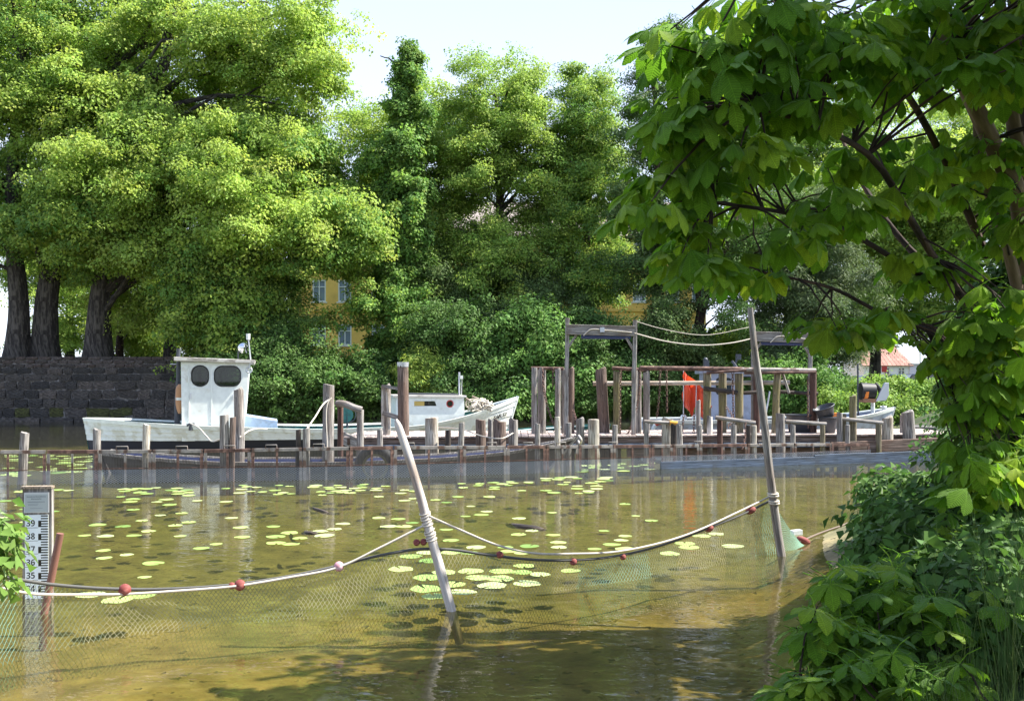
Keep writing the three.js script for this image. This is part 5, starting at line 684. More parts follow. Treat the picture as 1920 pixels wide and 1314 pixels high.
// rusty chains
const link = new THREE.TorusGeometry(0.03, 0.0095, 5, 10).scale(0.7, 1.35, 1);
function chain(a, b, sag, label) { const n = Math.round(a.distanceTo(b) / 0.062), gs = []; for (let i = 0; i <= n; i++) { const t = i / n, p = a.clone().lerp(b, t); p.x += Math.sin(t * Math.PI) * sag; const q = a.clone().lerp(b, t + 0.01), d = b.clone().sub(a).normalize(); const g = link.clone().rotateY(i % 2 ? Math.PI / 2 : 0.2); g.applyQuaternion(new THREE.Quaternion().setFromUnitVectors(V(0, 1, 0), d)); gs.push(g.translate(p.x, p.y, p.z)); } const o = single(mergeGeometries(gs), C.rust, 'chain', label, 'chain', 'rusty chains hanging from the pipes'); return o; }
chain(at(1018, 694, 20.2), at(1043, 806, 19.6), -0.08, 'rusty chain slanting down from the left short pipe'); chain(at(1037, 694, 20.25), at(1037, 722, 20.25), 0, 'short rusty chain end hanging from the left short pipe'); chain(at(1164, 698, 20.3), at(1163, 815, 20.3), 0, 'rusty chain hanging beside the ochre frame post'); chain(at(1238, 698, 20.3), at(1232, 780, 20.3), 0.02, 'rusty chain hanging left of the flags, first of two'); chain(at(1250, 698, 20.3), at(1251, 770, 20.3), 0, 'rusty chain hanging left of the flags, second of two'); chain(at(1282, 780, 20.25), at(1279, 815, 20.25), 0, 'dark chain over the workboat side, left of a pair'); chain(at(1302, 778, 20.25), at(1301, 815, 20.25), 0, 'dark chain over the workboat side, right of a pair'); chain(at(1200, 700, 20.2), at(1177, 815, 20.2), 0.08, 'rusty chain behind the tight pair of square posts'); chain(at(1374, 700, 20.3), at(1376, 800, 20.3), 0, 'rusty chain in front of the workboat wheelhouse'); chain(at(1363, 765, 20.0), at(1366, 800, 19.6), 0.1, 'tangled chain beside the rusty brown stump'); chain(at(1398, 795, 19), at(1392, 840, 18.6), 0.03, 'dark chain below the crooked cross rail'); chain(at(1075, 770, 20.1), at(1082, 806, 19.4), 0.02, 'rusty chain end beside the rough barked post'); chain(at(1515, 710, 20.4), at(1516, 800, 20.4), 0, 'thin chain hanging left of the rightmost tall post');
// half sunken tyre
{ const o = thing('tyre', 'worn lorry tyre standing half sunk beside the log rail', 'tyre', null, onWater(705, 878).setZ(-16.2)); o.position.x = wx(705, 16.25); mesh(new THREE.TorusGeometry(0.265, 0.075, 10, 36).scale(1.08, 1.08, 1.3).translate(0, 0.17, 0), C.rubber, 'tread', o); mesh(new THREE.TorusGeometry(0.205, 0.022, 8, 32).translate(0, 0.17, 0.07), mat(lin(0.10, 0.09, 0.03), 0.8), 'bead', o); }
// ---------- mesh fence ----------
function ribbon(pos, idx, a, b, w, nrm) { const d = b.clone().sub(a), s = V().crossVectors(d, nrm).normalize().multiplyScalar(w / 2), k = pos.length / 3; for (const q of [[a, 1], [a, -1], [b, 1], [b, -1]]) pos.push(q[0].x + s.x * q[1], q[0].y + s.y * q[1], q[0].z + s.z * q[1]); idx.push(k, k + 2, k + 1, k + 1, k + 2, k + 3); }
function fromArrays(pos, idx) { const g = new THREE.BufferGeometry(); g.setAttribute('position', new THREE.Float32BufferAttribute(pos, 3)); g.setIndex(idx); g.computeVertexNormals(); return g; }
{
  const cuts = [-60, 86, 183, 284, 381, 470, 567, 655, 738, 868, 950, 1024, 1085, 1150, 1222, 1262, 1312, 1402, 1490, 1560, 1632], r = rng(19);
  const handles = new Set([228, 340, 430, 508, 597, 767, 922, 990, 1052, 1150, 1310, 1430]), words = ['at the left picture edge', 'by the splintered post', 'under the boat stern', 'below the after deck', 'below the wheelhouse door', 'below the tall round post', 'by the paired posts', 'left of the tyre', 'at the tyre', 'below the pale thick stump', 'below the reddish stumps', 'below the boat bow', 'at the punt bow', 'right of the punt bow', 'below the winch frame', 'at the orange-tipped rail', 'below the flags', 'below the crooked rail', 'right of the long leaning pole', 'in front of the tubs'];
  for (let k = 0; k < cuts.length - 1; k++) {
    const [p, q] = [cuts[k], cuts[k + 1]], A = V(wx(p, fz(p)), 0, -fz(p)), B = V(wx(q, fz(q)), 0, -fz(q)), hA = hy(ft(p), fz(p)), hB = hy(ft(q), fz(q)), L = A.distanceTo(B), dir = B.clone().sub(A).normalize(), nrm = V(-dir.z, 0, dir.x);
    const g = thing('fence_panel', 'rusty framed wire mesh panel of the fish pen fence ' + words[k], 'fence', 'mesh panels of the fish pen fence', A), P = (s, y) => V(dir.x * s, y, dir.z * s), top = (s) => lerp(hA, hB, s / L);
    const rm = k % 3 === 1 || k === 7 ? C.rust : C.steel;
    mesh(merge([board(P(0.012, top(0)), P(L - 0.012, top(L)), 0.05, 0.012, V(0, 1, 0)), board(P(0.012, top(0) + 0.024).addScaledVector(nrm, -0.02), P(L - 0.012, top(L) + 0.024).addScaledVector(nrm, -0.02), 0.045, 0.01, nrm)]), rm, 'top_rail', g);
    for (const s of [0.03, L / 2, L - 0.03]) mesh(board(P(s, -0.55), P(s, top(s) - 0.03), s === L / 2 ? 0.035 : 0.05, 0.014, dir), r() < 0.5 ? C.rust : C.steel, 'upright', g);
    mesh(board(P(0.02, 0.235), P(L - 0.02, 0.235), 0.012, 0.008, V(0, 1, 0)), C.rust, 'middle_rail', g);
    let pos = [], idx = [];
    if (k < 15) { for (let s = 0.02; s < L; s += 0.024) ribbon(pos, idx, P(s, 0.2), P(s, top(s) - 0.02), 0.0058, nrm); for (let y = 0.22; y < Math.min(hA, hB) - 0.02; y += 0.02) ribbon(pos, idx, P(0, y), P(L, y), 0.004, nrm); mesh(fromArrays(pos, idx), C.wire, 'wire_mesh', g).userData.kind = 'stuff'; }
    const f = k % 2 ? 0.012 : -0.004; pos = []; idx = []; const cw = 0.056, ch = 0.03, y0 = -0.04, rows = k < 14 ? 9 : 10, off = nrm.clone().multiplyScalar(0.012);
    for (let s = 0; s < L; s += cw) for (let j = 0; j < rows; j++) { const y = y0 + j * ch, m = s + cw / 2, o1 = P(s, y).add(off), o2 = P(Math.min(m, L), y + ch / 2).add(off), o3 = P(Math.min(s + cw, L), y).add(off), o4 = P(Math.min(m, L), y - ch / 2).add(off); for (const [u, w] of [[o1, o2], [o2, o3], [o3, o4], [o4, o1]]) ribbon(pos, idx, u, w, 0.0048, nrm); }
    mesh(fromArrays(pos, idx), C.galv, 'expanded_metal', g).userData.kind = 'stuff';
    for (const h of handles) if (h > p && h <= q) { const hd = fz(h), s = clamp((wx(h, hd) - A.x) / (B.x - A.x)) * L, y = top(s) + 0.024, w = 0.09; mesh(tube([P(s - w, y), P(s - w, y + 0.06), P(s + w, y + 0.06), P(s + w, y)], 0.009, 6), C.steel, 'handle', g); }
  }
  // blue-grey boards that close the right part of the pen
  const bz = table([[1235, 17.7], [1500, 18.6], [1790, 19.6]]);
  const cutsB = [1235, 1330, 1425, 1520, 1615, 1700, 1785]; cutsB.slice(0, -1).forEach((p, k) => { const q = cutsB[k + 1], a = V(wx(p, bz(p)), 0.03 + (k > 2 ? 0.03 : 0), -bz(p) + 0.25), b = V(wx(q, bz(q)), 0.03 + (k > 2 ? 0.05 : 0), -bz(q) + 0.25); single(board(a, b, 0.22 + k * 0.012, 0.05, V(0, 1, 0)), W.blue, 'pen_board', ['blue grey board at the water below the flags', 'blue grey board below the workboat wheelhouse', 'blue grey board right of the long leaning pole', 'blue grey board below the black bucket', 'blue grey board below the lashed rail', 'blue grey board at the right end by the leaves'][k], 'board', 'blue grey boards closing the fish pen'); });
  single(board(V(wx(1560, 18.9), 0.28, -18.95), V(wx(1785, 19.8), 0.34, -19.75), 0.24, 0.06, V(0, 1, 0)), W.brown, 'weathered_beam', 'heavy weathered brown beam above the blue boards at the right end', 'beam');
}
// ---------- net poles, net, floats ----------
{
  const g = thing('net_pole', 'bleached leaning wooden pole in the middle carrying the fishing net', 'pole'), d = 6.72, b = onWater(846, 1145); 
  const P = (px, py) => at(px, py, d + (1145 - py) * 0.0003);
  mesh(tube(curve([V(b.x + 0.06, -0.24, b.z - 0.02), b.clone(), P(826, 1070), P(806, 1000), P(788, 930), P(764, 850), P(747, 800), P(742, 786)], 22), [0.034, 0.034, 0.036, 0.037, 0.037, 0.037, 0.037, 0.037, 0.036, 0.036, 0.036, 0.036, 0.035, 0.034, 0.033, 0.032, 0.032, 0.031, 0.030, 0.028, 0.024, 0.018, 0.010], 10, { jit: 0.14, seed: 12 }), wood(woodTone([0.66, 0.63, 0.60], [0.76, 0.74, 0.72], [0.50, 0.41, 0.35], 0.2), 0.003), 'shaft', g);
  const wraps = []; for (let k = 0; k < 9; k++) { const py = 962 + k * 5.4 + (k > 4 ? 6 : 0), px = 797 + (py - 965) * 0.26; const c = P(px, py); wraps.push(new THREE.TorusGeometry(0.038, 0.005, 6, 18).rotateX(Math.PI / 2 + 0.2).rotateZ(0.25 + (k % 2) * 0.2).translate(c.x, c.y, c.z)); } mesh(merge(wraps), C.rope, 'lashing', g);
  const g2 = thing('net_pole', 'long thin grey pole leaning left, at the right end of the fishing net', 'pole'), b2 = onWater(1466, 1042), d2 = -b2.z; mesh(tube(curve([V(b2.x + 0.09, -0.5, b2.z), b2, at(1448, 920, d2), at(1432, 780, d2), at(1416, 660, d2), at(1407, 577, d2)], 18), [0.04, 0.04, 0.041, 0.041, 0.04, 0.04, 0.039, 0.039, 0.038, 0.038, 0.037, 0.036, 0.035, 0.034, 0.033, 0.031, 0.030, 0.028, 0.026], 10, { jit: 0.12, seed: 22 }), W.grey, 'shaft', g2);
  const w2 = []; for (let k = 0; k < 4; k++) { const c = at(1450 + k * 0.8, 925 + k * 4 + (k > 1 ? 6 : 0), d2); w2.push(new THREE.TorusGeometry(0.044, 0.009, 6, 18).rotateX(Math.PI / 2 + 0.15).translate(c.x, c.y, c.z)); } mesh(merge(w2), C.rope, 'lashing', g2);
  const b3 = onWater(82, 1150); single(tube([V(b3.x - 0.02, -0.4, b3.z), b3, at(96, 1080, -b3.z), at(112, 1000, -b3.z)], [0.026, 0.026, 0.026, 0.025], 10), C.brownPipe, 'net_stake', 'short reddish brown pipe stake at the left end of the net', 'stake');
  // where the net stands in the water, and how high its float line hangs
  const foot = [[-60, 1262], [0, 1246], [60, 1228], [130, 1206], [250, 1190], [400, 1176], [560, 1160], [700, 1148], [840, 1140], [1000, 1120], [1100, 1102], [1200, 1086], [1300, 1066], [1400, 1046], [1458, 1036]];
  const line = [[-60, 1066], [0, 1080], [100, 1099], [230, 1106], [330, 1104], [440, 1098], [540, 1081], [633, 1062], [700, 1045], [775, 1021], [800, 1019], [850, 1030], [900, 1040], [1000, 1051], [1075, 1053], [1130, 1047], [1190, 1041], [1250, 1021], [1330, 991], [1400, 960], [1450, 936]];
  const fy = smoothTable(foot), ly = smoothTable(line), base = (px) => onWater(px, fy(px)), head = (px) => { const b = base(px); return at(px, ly(px), -b.z); };
  const cols = []; let len = 0; for (let px = -60; px <= 1458; px += 2) { const p = base(px); if (cols.length) len += p.distanceTo(cols[cols.length - 1][1]); cols.push([px, p, len]); }
  const pxAt = (s) => { let a = 0, b = cols.length - 1; while (b - a > 1) { const m = (a + b) >> 1; if (cols[m][2] < s) a = m; else b = m; } return lerp(cols[a][0], cols[b][0], clamp((s - cols[a][2]) / (cols[b][2] - cols[a][2]))); };
  const mk = 0.029, nc = Math.floor(len / mk), nr = 24, node = (i, j) => { const s = clamp((i + (j % 2 ? 0.5 : 0)) * mk, 0, len), px = pxAt(s), h = head(px), b = base(px), v = j / nr, low = Math.max(ground(b.x, -b.z) + 0.02, -0.4), y = lerp(h.y, low, v), bag = Math.sin(v * Math.PI) * 0.05 * Math.sin(s * 2.3 + 1) + 0.16 * (fbm2(s * 1.7, v * 2) - 0.5) * v + 0.10 * v * v; return V(b.x + (fbm2(s * 2.4 + 9, v * 2.2) - 0.5) * 0.14 * Math.sin(v * 3.0), y, b.z + bag); };
  const strand = (pos, idx, a, b, w) => { ribbon(pos, idx, a, b, w, V(0.25, 0.35, 1).normalize()); };
  const net = thing('fishing_net', 'green brown fishing net hanging in a curtain between the leaning poles', 'net');
  const tones = [mat(lin(0.17, 0.20, 0.12), 0.9), mat(lin(0.30, 0.29, 0.17), 0.9), mat(lin(0.20, 0.36, 0.27), 0.9)], sec = [[], [], []]; for (const s of sec) { s.pos = []; s.idx = []; }
  for (let i = 0; i < nc; i++) { const k = fbm2(i * 0.035, 3) > 0.56 ? 1 : (i > nc * 0.62 && i < nc * 0.74) || i > nc * 0.95 || i < nc * 0.05 ? 2 : 0, s = sec[k]; for (let j = 0; j < nr; j++) { const a = node(i, j), o = j % 2 ? 1 : 0; strand(s.pos, s.idx, a, node(i + o, j + 1), 0.0025); strand(s.pos, s.idx, a, node(i + o - 1, j + 1), 0.0025); } }
  sec.forEach((s, k) => { if (s.pos.length) mesh(fromArrays(s.pos, s.idx), tones[k], 'netting', net).userData.kind = 'stuff'; });
  mesh(tube(curve(line.map(([px]) => head(px)), 160), 0.011, 6, { jit: 0.3 }), C.ropeDark, 'float_line', net);
  // triangular wing to the right of the pole
  { const wing = [at(1450, 940, 8.9), V(base(1458).x, 0.02, base(1458).z)], tip = onWater(1506, 1020, 0.03), s = { pos: [], idx: [] }, n = 16, Q = (i, j) => { const u = i / n, v = j / n; return wing[0].clone().lerp(wing[1], v).lerp(tip.clone().add(V(0, 0, (v - 0.5) * 0.1)), u * (0.35 + 0.65 * 1)).add(V(0, -0.03 * Math.sin(u * 3), 0)); };
    for (let i = 0; i < n; i++) for (let j = 0; j < n; j++) { strand(s.pos, s.idx, Q(i, j), Q(i + 1, j + 1), 0.003); strand(s.pos, s.idx, Q(i, j + 1), Q(i + 1, j), 0.003); } mesh(fromArrays(s.pos, s.idx), tones[2], 'wing', net).userData.kind = 'stuff'; }
  const hp = (px, py) => at(px, py, -base(clamp(px, -60, 1456)).z - 0.02);
  rope([hp(-60, 1090), hp(0, 1102), hp(60, 1113), hp(150, 1115), hp(230, 1114), hp(330, 1108), hp(440, 1099), hp(540, 1083), hp(633, 1064), hp(710, 1028), at(795, 985, 6.75)], 0.009, C.rope, 'pale rope along the top of the net left of the middle pole', 120);
  rope([at(801, 966, 6.75), hp(860, 992), hp(930, 1021), hp(1000, 1037), hp(1080, 1038), hp(1150, 1035), hp(1230, 1020), hp(1300, 998), hp(1380, 962), at(1448, 929, 8.9)], 0.009, C.rope, 'pale rope from the middle pole to the right pole above the net', 120);
  rope([onWater(1500, 1016, 0.02), onWater(1540, 999, 0.015), onWater(1575, 987, 0.05), at(1605, 979, 10.6), at(1650, 988, 10.4), onWater(1690, 1000, 0.1)], 0.012, C.hose, 'brown hose arching over the shallows right of the net', 50);
  const F1 = 'red net floats on the float line';
  for (const [px, py, r, m, label, st] of [[233, 1106, 11.5, 0, 'round red net float left of the others near the gauge'], [449, 1097, 10.5, 0, 'round red net float beside a smaller one'], [434, 1098, 6.5, 0, 'small red net float touching a bigger one'], [635, 1062, 9.5, 1, 'faded pink net float left of the middle pole'], [781, 1017, 6.5, 0, 'dark red float at the middle pole, left one'], [794, 1016, 6.5, 0, 'dark red float right behind the middle pole'], [937, 1040, 7, 0, 'red net float right of the middle pole'], [1075, 1053, 7, 0, 'round red float halfway between the poles'], [1168, 1044, 6, 0, 'small red float below the pale rope'], [1330, 991, 6, 0, 'oval red float on the rising float line', 1.5], [1408, 957, 6.5, 0, 'oval red float nearest the right pole', 1.6]]) { const h = head(px), d = -h.z, o = single(new THREE.SphereGeometry(r * d / F, 18, 12).scale(st ?? 1, 1, 1), m ? C.floatPink : C.floatRed, 'net_float', label, 'float', F1); o.position.set(wx(px, d), hy(py, d), -d + 0.0); if (st) o.rotation.z = 0.4; }
  { const p = onWater(1507, 1013, 0.03), o = single(new THREE.SphereGeometry(0.045, 16, 10).scale(1.7, 0.8, 0.8), C.floatRed, 'net_float', 'oval red float lying in the water right of the long pole', 'float', F1); o.position.copy(p); o.rotation.z = -0.4; const q = onWater(1494, 998, 0.02); put(new THREE.BoxGeometry(0.11, 0.05, 0.07), C.white, 'foam_block', 'small white foam block floating right of the long pole', 'block', q, [0, 0.3, 0.05]); }
}
// ---------- water gauge ----------
{
  const d = 7.1, g = thing('water_gauge', 'white staff gauge board with black numbers and a small notice plate on top', 'gauge', null, at(68, 1000, d)), cx = 0, top = hy(916, d), base = g.position.y, k = d / F;
  g.rotation.y = 0.12;
  const Y = (py) => hy(py, d) - base, w = 52 * k;
  mesh(box(w, top + 0.6, 0.05, 0, (top - 0.6) / 2 - base, -0.03), W.grey, 'backing_board', g);
  const cv = document.createElement('canvas'); cv.width = 256; cv.height = 1024; const c = cv.getContext('2d'); const H = 1024 / 7.4;
  c.fillStyle = '#dfe9ec'; c.fillRect(0, 0, 256, 1024); for (let i = 0; i < 2600; i++) { c.fillStyle = 'rgba(120,120,110,0.05)'; const q = (i * 7919) % 1024, p = (i * 104729) % 256; c.fillRect(p, q, 4 + i % 9, 2 + i % 5); }
  c.fillStyle = '#111'; for (let i = 0; i < 8; i++) { const y = i * H; for (let b = 0; b < 5; b++) c.fillRect(b < 2 ? 176 : 176, y + (b + 0.22) * H / 5, 80, H / 5 * 0.48); c.fillRect(146, y + 2.22 * H / 5, 34, H * 0.496); c.fillRect(0, y + H - 4, 146, 4); c.font = 'bold ' + Math.round(H * 0.66) + 'px sans-serif'; c.fillText(String(39 - i), 12, y + H * 0.86, 122); }
  const t = new THREE.CanvasTexture(cv); t.colorSpace = THREE.SRGBColorSpace; const sg = new THREE.PlaneGeometry(41 * k, 0.735), sy = Y(965) - 0.3675; 
  const plate = mesh(box(41 * k, 0.735, 0.006, 0, sy, 0), C.white, 'scale_plate', g); mesh(sg.translate(0, sy, 0.0045), mat(0xffffff, 0.35, { map: t }), 'scale_print', plate);
  const c2v = document.createElement('canvas'); c2v.width = c2v.height = 256; const q = c2v.getContext('2d'); q.fillStyle = '#a3abab'; q.fillRect(0, 0, 256, 256); q.fillStyle = '#5a6164'; q.textAlign = 'center'; q.font = 'bold 27px sans-serif'; q.fillText('Gewässerkundliche', 128, 42, 220); q.fillText('Messstelle', 128, 74, 120); for (const [x, y, ww] of [[30, 104, 196], [36, 134, 120], [36, 152, 100], [60, 200, 140]]) for (let i = 0; i < ww; i += 11) q.fillRect(x + i, y, 8, y < 110 ? 9 : 5);
  const t2 = new THREE.CanvasTexture(c2v); t2.colorSpace = THREE.SRGBColorSpace; const np = mesh(box(44 * k, 38 * k, 0.012, 0, Y(942), 0.004), C.alu, 'notice_plate', g); mesh(new THREE.PlaneGeometry(40 * k, 33 * k).translate(0, Y(943), 0.0115), mat(0xffffff, 0.4, { map: t2 }), 'notice_print', np);
  mesh(box(w + 0.012, 0.018, 0.07, 0, top - base + 0.009, -0.02), W.pale, 'top_strip', g);
}
// ---------- lily pads ----------
{
  const pad = (seed) => { const r = rng(seed), n = 22, pos = [0, 0, 0], idx = [], gap = 0.16; for (let ring = 1; ring <= 2; ring++) for (let i = 0; i <= n; i++) { const a = gap + i / n * (6.283 - gap * 2), R = ring / 2 * (1 + 0.04 * Math.sin(a * 5 + seed) + (r() - 0.5) * 0.02); pos.push(Math.cos(a) * R * 1.08, ring === 2 ? 0.012 + 0.05 * Math.max(0, Math.sin(a * 2 + seed)) ** 3 : 0.012, Math.sin(a) * R); } for (let i = 0; i < n; i++) { idx.push(0, 2 + i, 1 + i); const a = 1 + i, b = 1 + (n + 1) + i; idx.push(a, a + 1, b, a + 1, b + 1, b); } return fromArrays(pos, idx); };
  const geos = [0, 1, 2, 3, 4].map((k) => pad(31 + k)), mats = [[0.34, 0.45, 0.12], [0.39, 0.50, 0.16], [0.28, 0.41, 0.10], [0.44, 0.52, 0.22], [0.17, 0.29, 0.06]].map((c) => phys(lin(...c), 0.5, { clearcoat: 0.6, clearcoatRoughness: 0.25 })), r = rng(801), placed = [];
  const labels = [['lily pad in the dense patch around the foot of the middle net pole', (x, y) => y > 1032 && x > 700 && x < 1110], ['lily pad floating right behind the net near the gauge', (x, y) => y > 1090 && x < 320], ['lily pad of the loose row behind the net toward the right pole', (x, y) => y > 990 && x >= 1110], ['lily pad of the small group left of the middle pole top lashing', (x, y) => y > 960 && x > 480 && x <= 660], ['lily pad in open water behind the left half of the net', (x, y) => y > 950 && x <= 480], ['lily pad in open water behind the middle pole', (x, y) => y > 950 && x > 660 && x < 1110], ['lily pad at the foot of the mesh fence right of the punt bow', (x, y) => x > 1020], ['lily pad close to the mesh fence between tyre and punt bow', (x, y) => x > 640], ['lily pad close to the mesh fence below the wheelhouse', (x, y) => x > 230], ['lily pad in the pen water at the far left', () => true]];
  const add = (px, py, w) => { const p = onWater(px, py, 0.006), R = w / 2 * -p.z / F; for (const q of placed) if (Math.hypot(q.x - p.x, q.z - p.z) < (q.R + R) * 0.86) return false; placed.push({ x: p.x, z: p.z, R }); const tone = r() < 0.07 ? 4 : Math.floor(r() * 4), l = (w > 27 ? 'large ' : w < 19 ? 'small ' : '') + ['yellow ', 'bright ', 'green ', 'pale ', 'dark '][tone] + labels.find(([, f]) => f(px, py))[0] + (px % 240 < 80 ? ', near a left neighbour' : px % 240 < 160 ? '' : ', farther right'); const o = single(geos[Math.floor(r() * 5)], mats[tone], 'lily_pad', l.replace(', near a left neighbour', '').replace(', farther right', ''), 'lily pad', 'yellow green lily pads on the water'); o.position.copy(p); o.scale.set(R, R * 0.8, R); o.rotation.set((r() - 0.5) * 0.03, r() * 6.28, (r() - 0.5) * 0.03); return true; };
  for (const [x, y, w] of [[170, 1115, 52], [218, 1125, 54], [267, 1116, 50], [182, 984, 29], [230, 987, 28], [157, 1004, 22], [197, 1005, 29], [193, 1032, 25], [195, 1046, 27], [237, 1040, 24], [287, 1056, 38], [270, 1082, 24], [250, 1004, 26], [278, 996, 26], [300, 994, 24], [337, 1005, 22], [377, 1028, 28], [405, 1020, 22], [328, 985, 26], [353, 979, 26], [433, 971, 23], [450, 989, 27], [453, 1007, 28], [512, 987, 24], [517, 1006, 36], [517, 1018, 36], [542, 999, 32], [562, 1009, 28], [545, 1020, 32], [600, 996, 28], [608, 1004, 36], [627, 992, 27], [265, 976, 22], [300, 966, 20], [643, 982, 26], [728, 987, 31], [757, 987, 32], [773, 980, 24], [710, 971, 24], [747, 973, 26], [837, 993, 24], [845, 1013, 30], [892, 1026, 36], [902, 965, 27], [912, 959, 22], [873, 968, 18], [973, 972, 26], [972, 1002, 28], [997, 995, 24], [1037, 1003, 26], [1047, 1017, 30], [1048, 1026, 30], [993, 1024, 36], [948, 1026, 28], [953, 1034, 34], [980, 1037, 30], [1035, 961, 17], [1133, 995, 20], [1173, 1005, 24], [1115, 1029, 25], [1148, 1021, 32], [1165, 1013, 26], [1172, 1029, 36], [1172, 945, 21], [1192, 967, 16], [837, 942, 20], [752, 1067, 46], [770, 1043, 40], [800, 1036, 36], [807, 1051, 42], [832, 1073, 44], [800, 1083, 52], [798, 1104, 56], [848, 1096, 50], [868, 1110, 48], [814, 1118, 48], [883, 1071, 48], [896, 1083, 46], [938, 1085, 50], [922, 1098, 54], [940, 1071, 44], [982, 1061, 40], [976, 1073, 40], [1013, 1077, 38], [988, 1094, 50], [1070, 1070, 36], [846, 1036, 36], [882, 1037, 36], [1256, 1038, 36], [1375, 1024, 38], [1284, 1019, 38], [1292, 1026, 38], [1316, 1005, 34], [1343, 1001, 30], [1222, 976, 25], [1196, 968, 22]]) add(x, y, w);
  const patch = (n, x0, x1, y0, y1, w0, w1) => { for (let i = 0, k = 0; i < n && k < n * 8; k++) if (add(lerp(x0, x1, r()), lerp(y0, y1, Math.pow(r(), 1.2)), lerp(w0, w1, r()))) i++; };
  patch(14, 0, 135, 918, 990, 18, 32); patch(16, 225, 360, 914, 932, 16, 26); patch(20, 420, 640, 909, 928, 15, 24); patch(18, 600, 800, 908, 926, 15, 24); patch(14, 820, 1010, 903, 922, 14, 24); patch(22, 1020, 1150, 893, 926, 14, 26); patch(9, 120, 440, 935, 965, 17, 26); patch(8, 640, 1000, 928, 956, 15, 24);
  patch(34, 5, 205, 852, 893, 20, 34); patch(16, 1090, 1230, 866, 884, 18, 26);
}
// sunken branches
for (const [a, b, r0, label] of [[[950, 985], [1025, 994], 0.03, 'dark waterlogged branch breaking the surface in the middle'], [[580, 952], [620, 964], 0.022, 'thin dark stick in the water below the tyre'], [[565, 1000], [600, 1001], 0.022, 'dark stick among the lily pads left of the middle pole']]) single(tube(curve([onWater(...a, -0.05), onWater((a[0] + b[0]) / 2, (a[1] + b[1]) / 2 - 1, 0.012), onWater(...b, -0.02)], 8), [r0 * 0.4, r0, r0, r0, r0, r0, r0, r0 * 0.7, r0 * 0.3], 7, { jit: 0.2 }), W.dark, 'sunken_branch', label, 'branch');
// ---------- the horse chestnut and the near bank ----------
const leafProfile = table([[0, 0.06], [0.15, 0.26], [0.3, 0.50], [0.45, 0.75], [0.6, 0.94], [0.7, 1], [0.8, 0.92], [0.88, 0.66], [0.94, 0.32], [1, 0]]);
function leaflet(L, wd, yaw, pitch, r) {   // one serrated leaflet from the hub outward along yaw, dipping by pitch
  const ts = [0, 0.14, 0.27, 0.4, 0.5, 0.6, 0.7, 0.78, 0.86, 0.93, 1], n = ts.length - 1, pos = [], col = [], uv = [], idx = [], cy = Math.cos(yaw), sy = Math.sin(yaw), bend = 0.4 + r() * 0.6;
  for (let i = 0; i <= n; i++) {
    const t = ts[i], prof = leafProfile(t), w = wd * L * prof * (i === n ? 0 : i % 2 ? 1.06 : 0.95), a = pitch + bend * t * 0.5, z = L * (t * Math.cos(a * 0.75)), y = -L * t * Math.sin(a * 0.75);
    for (const s of [-1, 0, 1]) { const x = s * w / 2, yy = y + (s ? w * 0.12 + (i % 2 ? -0.0022 : 0.0022) : 0); pos.push(x * cy + z * sy, yy, -x * sy + z * cy); uv.push(0.5 + s * 0.5 * Math.max(prof, 0.1), t); col.push(1, 1, 1); }
    if (i) { const b = i * 3; for (const k of [0, 1]) idx.push(b - 3 + k, b + k, b - 2 + k, b - 2 + k, b + k, b + 1 + k); }
  }
  const g = new THREE.BufferGeometry(); g.setAttribute('position', new THREE.Float32BufferAttribute(pos, 3)); g.setAttribute('color', new THREE.Float32BufferAttribute(col, 3)); g.setAttribute('uv', new THREE.Float32BufferAttribute(uv, 2)); g.setIndex(idx); g.computeVertexNormals(); return g;
}
// side veins run obliquely from the midrib; the blade bulges between them
const veinAt = (u, v) => { const x = Math.abs(u - 0.5) * 2, p = (v - x * 0.16) * 15, f = Math.abs(p - Math.round(p)) * 2; return [Math.max(1 - smooth(f / 0.24), 1 - smooth(x / 0.06)), f]; };
const leafTex = tex(128, 256, (u, v) => { const [k] = veinAt(u, v), n = nR(u, v * 2); const s = 0.80 + 0.14 * k + 0.16 * (n - 0.5); return [s + 0.05 * k, s + 0.04 * k, s - 0.06]; });
const leafBump = tex(128, 256, (u, v) => { const [k, f] = veinAt(u, v); return [0.5 * smooth(f) * (1 - k) + 0.2]; }, false);
function palmLeaf(seed, droop) {
  const r = rng(seed), gs = [], n = r() < 0.4 ? 5 : 7;
  for (let k = 0; k < n; k++) { const u = (k / (n - 1)) * 2 - 1; gs.push(leaflet(0.19 * (1 - 0.42 * Math.abs(u) ** 1.4) * (0.92 + r() * 0.16), 0.43, u * 2.15 + (r() - 0.5) * 0.15, droop + Math.abs(u) * 0.12 + (r() - 0.5) * 0.25, r)); }
  const st = tube([V(0, 0, 0), V(0, 0.035, -0.05), V(0, 0.05, -0.12)], [0.0026, 0.0024, 0.003], 4, { cap: false }); st.setAttribute('color', new THREE.Float32BufferAttribute(new Array(st.attributes.position.count * 3).fill(1.3), 3)); gs.push(st);
  return mergeGeometries(gs);
}
const leafFlat = [0, 1, 2].map((k) => palmLeaf(500 + k, 0.12)), leafDroop = [0, 1, 2, 3].map((k) => palmLeaf(510 + k, 0.75));
const chestnutMats = [[0.205, 0.430, 0.026], [0.265, 0.490, 0.030], [0.165, 0.370, 0.026], [0.37, 0.58, 0.04]].map((c) => phys(lin(...c), 1, { transmission: 0.6, thickness: 0, specularIntensity: 0.2, vertexColors: true, map: leafTex, bumpMap: leafBump, bumpScale: 0.003 }));
function leafMatrix(p, head, tilt, roll, s) { const e = new THREE.Euler(tilt, head, roll, 'YXZ'); return new THREE.Matrix4().compose(p, new THREE.Quaternion().setFromEuler(e), V(s, s, s)); }
